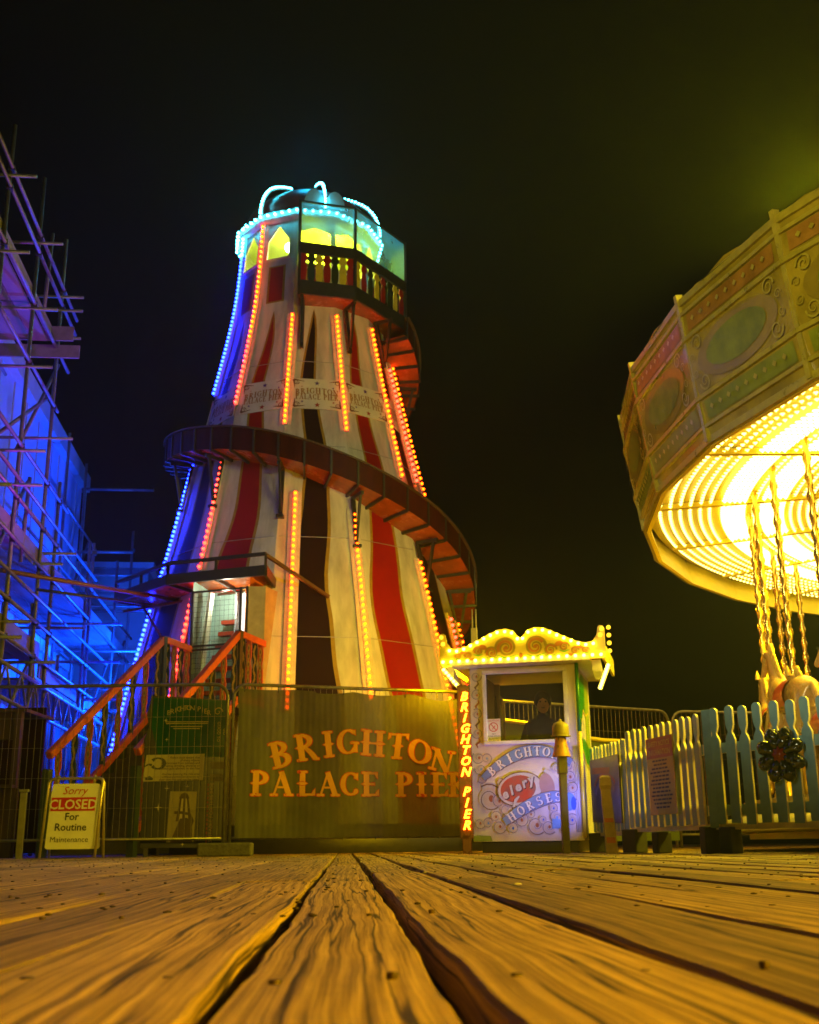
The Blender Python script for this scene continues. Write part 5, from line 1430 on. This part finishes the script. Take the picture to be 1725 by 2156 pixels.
    vis = sorted([b for b in bl if 150 < math.degrees(math.atan2(b[0].y, b[0].x)) % 360 < 215 and b[1] == 1], key=lambda b: (b[0] - camL).length)
    seen = set(id(b) for b in vis[:100])
    proto = {}
    rest = [MB(), MB()]
    for b in bl:
        p, k = b
        if id(b) in seen:
            if k not in proto:
                m_ = MB(); m_.lathe([(.030, 0), (.036, -.03), (.022, -.055), (.0005, -.062)], 7); proto[k] = m_.build("ceiling_bulb", hot if k else warm, T); o = proto[k]
            else: o = copy_of(proto[k], T)
            o.location = p
        else:
            n = 5; r_ = .026 if k == 0 else .036; base = [(p.x + r_ * CO(2 * PI * j / n), p.y + r_ * S(2 * PI * j / n), p.z - .03) for j in range(n)] + [(p.x, p.y, p.z - .03 - r_ * 1.1)]
            rest[0].add(base, [(j, n, (j + 1) % n) for j in range(n)], 1 if k else 0, False)
    rest[0].build("ceiling_bulbs", [warm, hot], T, kind="stuff")
    # deck, skirt
    d = MB(); d.lathe([(.1, .5), (6.95, .5), (6.98, .44), (6.98, .36)], 64); d.build("platform", mat("varnished_platform", (.22, .13, .05), .35, 0, .3, 5), T)
    pf = MB(); pf.lathe([(6.9, .36), (6.9, .12)], 64); pf.lathe([(6.96, .36), (7.25, .30), (7.25, .2), (6.9, .18)], 64, mi=1); pf.build("platform_skirt", [mat("orange_skirt_panel", (.70, .36, .04), .35, 0, .3, 2), mat("pale_step_paint", (.72, .62, .3), .4)], T)
    brass = mat("twisted_brass", (.55, .34, .06), .26, .9, .15, 10)
    hp = None; pp = None
    gold = mat("golden_horse_paint", (.36, .20, .05), .25, 0, .2, 4); sad = mat("red_saddle_paint", (.42, .05, .02), .3, 0, .3, 5); mane = mat("gold_mane_paint", (.55, .34, .05), .3, .2, .3, 12)
    def pole_mesh():
        m_ = MB(); n = 6; k = 150; vs = []
        for i in range(k + 1):
            z = .5 + (zc - .5) * i / k; tw = z * 16
            for j in range(n):
                a = 2 * PI * j / n + tw; r = .030 if j % 3 else .044; vs.append((r * CO(a), r * S(a), z))
        m_.add(vs, [(i * n + j, i * n + (j + 1) % n, (i + 1) * n + (j + 1) % n, (i + 1) * n + j) for i in range(k) for j in range(n)], 0, True)
        return m_
    def horse_obj(parent):
        jj = [((0, 0, 0), (.15, .17)), ((.30, 0, .03), (.15, .18)), ((.48, 0, .10), (.11, .14)), ((.62, 0, .32), (.065, .10)), ((.72, 0, .53), (.05, .075)), ((.82, 0, .57), (.052, .062)), ((.98, 0, .42), (.033, .040)), ((1.05, 0, .35), (.032, .034)), ((-.28, 0, .04), (.16, .18)), ((-.44, 0, .0), (.12, .14)), ((-.56, 0, .06), .04), ((-.70, 0, -.12), .06), ((-.76, 0, -.38), .03)]
        ee = [(0, 1), (1, 2), (2, 3), (3, 4), (4, 5), (5, 6), (6, 7), (0, 8), (8, 9), (9, 10), (10, 11), (11, 12)]
        for s_ in (-1, 1):
            k = len(jj); jj += [((.46, s_ * .10, -.10), .08), ((.66, s_ * .11, -.26), .05), ((.58 if s_ > 0 else .74, s_ * .11, -.48), .035), ((.50 if s_ > 0 else .82, s_ * .11, -.62), .045)]; ee += [(2, k), (k, k + 1), (k + 1, k + 2), (k + 2, k + 3)]
            k = len(jj); jj += [((-.44, s_ * .10, -.14), .10), ((-.40, s_ * .11, -.34), .06), ((-.66, s_ * .11, -.48), .04), ((-.82, s_ * .11, -.66), .045)]; ee += [(9, k), (k, k + 1), (k + 1, k + 2), (k + 2, k + 3)]
        o = person_mesh("horse", parent, jj, ee, gold)
        e = MB()
        for s_ in (-1, 1): e.lathe([(.03, 0), (.025, .05), (.001, .11)], 6, (.80, s_ * .05, .58))
        for i in range(7):
            f = i / 6; e.ball((.52 + .27 * f - .09, 0, .24 + .36 * f), .055, 0, 7, 5, (1.1, .5, 1.3))
        e.build("mane", mane, o)
        s_ = MB(); s_.lathe([(.185, -.16), (.20, 0), (.185, .16)], 14, a0=R(-30), a1=R(210)); so = s_.build("saddle", sad, o); so.rotation_euler = (R(90), 0, R(90)); so.location = (.02, 0, .0)
        return o, e
    k = 0; protoH = None
    for r, da, a_list in ((6.55, 0, range(75, 262, 8)), (5.7, 4, range(80, 262, 9)), (4.85, 2, range(85, 260, 11))):
        for a in a_list:
            p = P(r, a + da, 0)
            if pp is None: o = pp = pole_mesh().build("twisted_pole", brass, T)
            else: o = copy_of(pp, T)
            o.location = p
            z = 1.30 + .22 * S(k * 2.1)
            if protoH is None:
                h, _ = horse_obj(T); protoH = h
            else:
                h = copy_of(protoH, T)
                for c in list(protoH.children): copy_of(c, h)
            h.location = (p.x, p.y, z); h.rotation_euler = (0, 0, R(a + da - 90)); k += 1
    tl_ = MB(); tp = Vector((3.93, 9.6, 5.76)) - Vector((10.41, 11.3, 0)); tl_.ball(tp, .055, 0, 12, 8); tl_.build("top_lamp", emis("rim_lamp_glow", (9, 8.2, .3)), T)
    tl_ = MB(); tl_.tube([tp + Vector((0, 0, -.05)), tp + Vector((.12, .05, -.62))], .02, 6); tl_.build("lamp_stem", trim, T)
    lamp("carousel_top_light", 'POINT', tp + Vector((0, 0, .25)), (1.0, .90, .01), 640, size=.1, parent=T)
    lamp("carousel_glow", 'SPOT', (-5.6, .5, 3.6), (1.0, .80, .008), 1500, target=(-7.4, .8, 0), size=.4, spot=124, blend=.5, parent=T)
    lamp("carousel_front_glow", 'SPOT', (-4.4, -3.2, 3.6), (1.0, .80, .008), 1500, target=(-6.4, -3.0, 0), size=.4, spot=124, blend=.5, parent=T)
build_carousel()

# ------------------------------------------------------------------ clad building, scaffolding, dark stall on the left
SU, SN = Vector((-.0993, .9951, 0)), Vector((-.9951, -.0993, 0))
def SP(u, p, z, root=Vector((0, 0, 0))): return SU * u + SN * p + Vector((0, 0, z)) - root
def build_left():
    root = SP(14, 5.2, 0)
    T = thing("building", "tall windowless clad building washed in blue light behind the scaffolding", "building", root)
    q = lambda u, p, z: SP(u, p, z, root)
    clad = mat("pale_blue_cladding", (.30, .46, .66), .5, .1, .12, 2.0, .03, stretch=(1, 1, .15))
    w = MB(); 
    def slab(u0, u1, p0, p1, z0, z1, mi=0):
        w.add([q(u0, p0, z0), q(u1, p0, z0), q(u1, p1, z0), q(u0, p1, z0), q(u0, p0, z1), q(u1, p0, z1), q(u1, p1, z1), q(u0, p1, z1)], [(0, 3, 2, 1), (4, 5, 6, 7), (0, 1, 5, 4), (1, 2, 6, 5), (2, 3, 7, 6), (3, 0, 4, 7)], mi)
    slab(11, 26.2, 5.2, 11, 0, 8.25); w.build("wall", clad, T)
    w = MB(); slab(11, 26.35, 5.04, 11.2, 8.25, 8.62); w.build("roof_edge", mat("grey_fascia", (.40, .41, .43), .4, .2, .15, 4), T)
    w = MB()
    for k in range(15): slab(11.5 + k, 11.53 + k, 5.18, 5.21, .2, 8.2)
    w.build("cladding_joint", mat("grey_fascia", (.40, .41, .43), .4), T)
    w = MB(); slab(11, 25.9, 5.12, 5.16, 3.9, 4.15); w.build("cladding_band", mat("white_band", (.75, .75, .74), .4), T)
    w = MB(); slab(26.1, 26.18, 5.08, 5.14, .5, 8.2); w.build("downpipe", mat("grey_fascia", (.40, .41, .43), .4), T)
    r2 = SP(29, 4.6, 0); T2 = thing("building", "lower dark block half hidden beyond the end of the scaffolding", "building", r2)
    root = r2
    w = MB(); slab(28.5, 34, 3.85, 10, 0, 6.9); w.build("wall", mat("mid_grey_block", (.34, .35, .36), .6, 0, .25, 1.5, .05), T2)
    w = MB(); slab(28.35, 34.1, 3.7, 10.1, 6.9, 7.05); w.build("parapet", mat("grey_fascia", (.40, .41, .43), .4), T2)
    # scaffolding
    root = SP(15, 3.9, 0); T = thing("scaffolding", "tall tube scaffolding with boarded lifts along the blue lit building", "scaffolding", root)
    r = .030
    def tube(name, a, b, rad=r): m_ = MB(); m_.tube([a, b], rad, 8); return m_.build(name, mat("weathered_scaffold_tube", (.17, .17, .19), .45, .35, .4, 6), T)
    outer = [(13.45, 9.4), (15.2, 9.72), (16.9, 9.66), (17.85, 5.8), (20.75, 5.55), (21.15, 5.65), (23.95, 6.0), (25.9, 7.2)]
    inner = [(13.5, 8.0), (15.3, 4.6), (17.0, 4.5), (18.9, 5.0), (20.9, 5.2), (22.9, 8.5), (24.9, 8.5), (26.3, 6.0)]
    for u, z in outer: tube("pole", q(u, 3.9, 0), q(u + .02, 3.9, z))
    for u, z in inner: tube("pole", q(u, 4.9, 0), q(u + .02, 4.88, z))
    tube("pole", q(16.05, 3.95, 7.85), q(16.2, 3.95, 9.35)); tube("pole", q(16.0, 3.95, 4.0), q(16.1, 3.95, 5.3)); tube("pole", q(15.4, 3.95, 2.2), q(15.45, 3.95, 3.6)); tube("pole", q(19.2, 4.0, 1.0), q(19.2, 4.0, 3.2))
    for u0, u1, p, z in ((11.5, 17.98, 3.86, 8.72), (11.5, 17.95, 3.86, 8.44), (11.5, 17.64, 3.86, 7.62), (11.5, 17.1, 3.86, 6.72), (11.5, 18.4, 3.86, 5.45), (11.5, 21.4, 3.86, 4.98), (13, 26.3, 3.86, 4.72), (12, 26.1, 3.84, 4.12), (12, 23.2, 3.86, 3.66), (12, 24.6, 3.86, 3.30), (12, 26.2, 3.86, 2.80), (12, 22, 3.86, 2.45), (14, 26, 4.9, 4.05), (12, 26, 4.9, 2.75), (12, 17.8, 4.9, 7.62), (23, 26.6, 4.85, 6.9), (20, 26.8, 4.86, 5.6)):
        tube("ledger", q(u0, p, z), q(u1, p, z), .027)
    for u, z in ((13.45, 8.62), (15.2, 8.62), (15.2, 7.56), (16.9, 8.62), (16.9, 8.38), (16.9, 7.9), (15.2, 6.66), (16.9, 6.2), (13.45, 7.5), (15.2, 4.9), (15.2, 5.4), (16.9, 4.2), (17.85, 4.6), (13.6, 4.4), (14.8, 2.72), (15.2, 3.0), (16.9, 2.72), (18.9, 3.6), (20.9, 4.05), (20.9, 3.35), (21.15, 2.7), (23.95, 4.05), (23.95, 3.25), (25.9, 5.7), (25.9, 4.1), (25.9, 3.45), (25.9, 2.72), (22.9, 2.7), (19.6, 2.72), (24.9, 5.2)):
        tube("transom", q(u, 3.55 if u < 20 else 3.25, z), q(u, 5.1, z), .025)
    for u, p0, p1, z in ((24.95, 3.35, 4.95, 7.9), (25.0, 3.75, 4.95, 6.45), (24.9, 3.55, 4.9, 5.9), (26.2, 2.75, 5.1, 5.35)):
        tube("putlog", q(u, p0, z), q(u, p1, z), .035)
    for a, b in (((15.2, 3.95, 5.4), (17.3, 3.95, 7.6)), ((13.6, 3.95, 4.9), (16.9, 3.95, 6.9)), ((13.5, 3.95, 2.6), (16.0, 3.95, 5.2)), ((16.9, 3.95, 3.6), (18.2, 3.95, .6)), ((19.6, 3.95, .8), (23.95, 3.95, 3.9)), ((23.9, 3.95, 2.7), (25.9, 3.95, 4.6)), ((23.95, 3.95, 2.6), (20.75, 3.95, .9)), ((16.9, 3.95, 2.7), (14.4, 3.95, .4)), ((25.9, 3.95, 3.4), (24.2, 3.95, 2.0)), ((22.9, 4.9, 4.1), (25.9, 4.9, 6.9))):
        tube("brace", q(*a), q(*b), .028)
    # lattice beam under the lowest lift
    for z in (2.42, 1.98): tube("lattice_chord", q(12, 3.8, z), q(23.0, 3.8, z), .03)
    for k in range(26): tube("lattice_web", q(12.2 + k * .42, 3.8, 2.42 if k % 2 else 1.98), q(12.62 + k * .42, 3.8, 1.98 if k % 2 else 2.42), .018)
    timber = mat("scaffold_board_timber", (.17, .15, .18), .75, 0, .35, 5, .1, stretch=(1, .2, 1))
    def board(name, u0, u1, p0, p1, z0, z1): 
        nonlocal w
        w = MB(); slab(u0, u1, p0, p1, z0, z1); w.build(name, timber, T)
    for u0, u1, z in ((11.5, 16.55, 7.72), (11.5, 26.0, 4.22), (11.5, 17.5, 2.88), (17.6, 23.5, 2.60)):
        for k in range(4): board("deck_board", u0, u1 - .1 * (k % 2), 3.98 + k * .235, 4.205 + k * .235, z - .04, z)
        board("toe_board", u0, u1, 3.93, 3.96, z, z + .22)
    board("toe_board", 16.6, 16.63, 3.6, 4.95, 7.72, 7.96); board("end_board", 16.64, 16.68, 3.5, 4.95, 7.45, 7.66)
    cp = MB()
    for u, zz in outer:
        for z in (2.8, 3.3, 4.12, 4.72, 5.45, 6.72, 7.62, 8.44, 8.72):
            if z < zz - .1: cp.add([v for v in MB().box(q(u, 3.88, z), (.085, .10, .075), .3).v], MB().box((0, 0, 0), (1, 1, 1)).f)
    cp.build("coupler", dark_steel, T, kind="stuff")
    brn = mat("rusted_tie_tube", (.24, .11, .05), .5, .3, .3, 8)
    m_ = MB(); m_.tube([Vector((-5.55, 14.9, 3.74)) - root, Vector((-4.25, 17.9, 4.02)) - root], .035, 8); m_.build("tie_tube", brn, T)
    m_ = MB(); m_.tube([q(16.5, 3.8, 3.72), Vector((-4.25, 18.2, 3.93)) - root], .022, 8); m_.build("tie_tube", dark_steel, T)
    # teal upright sign at the far end
    s = MB(); M = plane_M(SP(25.6, 3.62, 0), (1, 0, 0)); s.prism([(0, 2.2), (.16, 2.2), (.20, 2.8), (.21, 3.3), (.19, 3.8), (.14, 4.15), (.04, 4.3), (-.02, 4.25), (.05, 3.9), (.06, 3.3), (.04, 2.8)], M, .06)
    o = s.build("upright_sign", mat("teal_sign_paint", (.10, .50, .46), .4, 0, .2, 6)); tag(o, "tall curved teal sign board at the far end of the scaffolding", "sign")
    t = MB()
    for z in (2.5, 2.95, 3.4, 3.8): t.flat([(.08, z), (.15, z + .02), (.16, z + .2), (.09, z + .18)], M, .004)
    t.build("sign_marks", mat("pale_blue_mark", (.4, .6, .65), .4), o)
    # dark stall behind the bare fence panel
    T = thing("wooden_stall", "dark shuttered wooden stall behind the bare fence at the left edge", "stall", (-6.15, 14.6, 0))
    pl = mat("dark_brown_boards", (.055, .028, .014), .6, 0, .4, 4, .15, stretch=(1, 1, .2))
    b = MB()
    for k in range(9): b.box((-.5 + k * .2, 0, .42), (.19, .03, .84))
    b.build("lower_boards", pl, T)
    b = MB(); b.box((.28, .05, 1.62), (1.75, .08, .34)); b.box((.28, .5, 1.81), (1.9, 1.1, .04)); b.build("shutter_box", pl, T)
    b = MB(); b.box((.28, .9, 1.0), (1.8, .04, 1.9)); b.build("rear_wall", black_paint, T)
    for x in (-.55, 1.12): b = MB(); b.box((x, .0, .9), (.08, .08, 1.8)); b.build("post", pl, T)
    b = MB(); b.box((.28, -.05, .86), (1.75, .22, .04)); b.build("counter", pl, T)
    b = MB(); b.box((0, 0, .36), (.07, .05, .72)); b.box((0, 0, .74), (.10, .07, .03)); o = b.build("stake", mat("pale_green_stake", (.19, .18, .09), .6, 0, .3, 10), None, bevel=.004); o.location = (-4.40, 13.15, 0); tag(o, "short pale square stake standing left of the closed sign", "post")
build_left()

# ------------------------------------------------------------------ night air with a little sea mist, lit by the lamps
def build_haze():
    m = bpy.data.materials.new("sea_mist"); m.use_nodes = True; nt = m.node_tree; nt.nodes.clear()
    out = nt.nodes.new("ShaderNodeOutputMaterial"); v = nt.nodes.new("ShaderNodeVolumePrincipled")
    v.inputs["Color"].default_value = (.82, .90, .85, 1); v.inputs["Density"].default_value = 0.0016; v.inputs["Anisotropy"].default_value = 0.62
    nt.links.new(v.outputs[0], out.inputs["Volume"])
    b = MB(); b.box((4, 19, 6.6), (56, 54, 15.6)); o = b.build("haze", m); o["kind"] = "stuff"
build_haze()
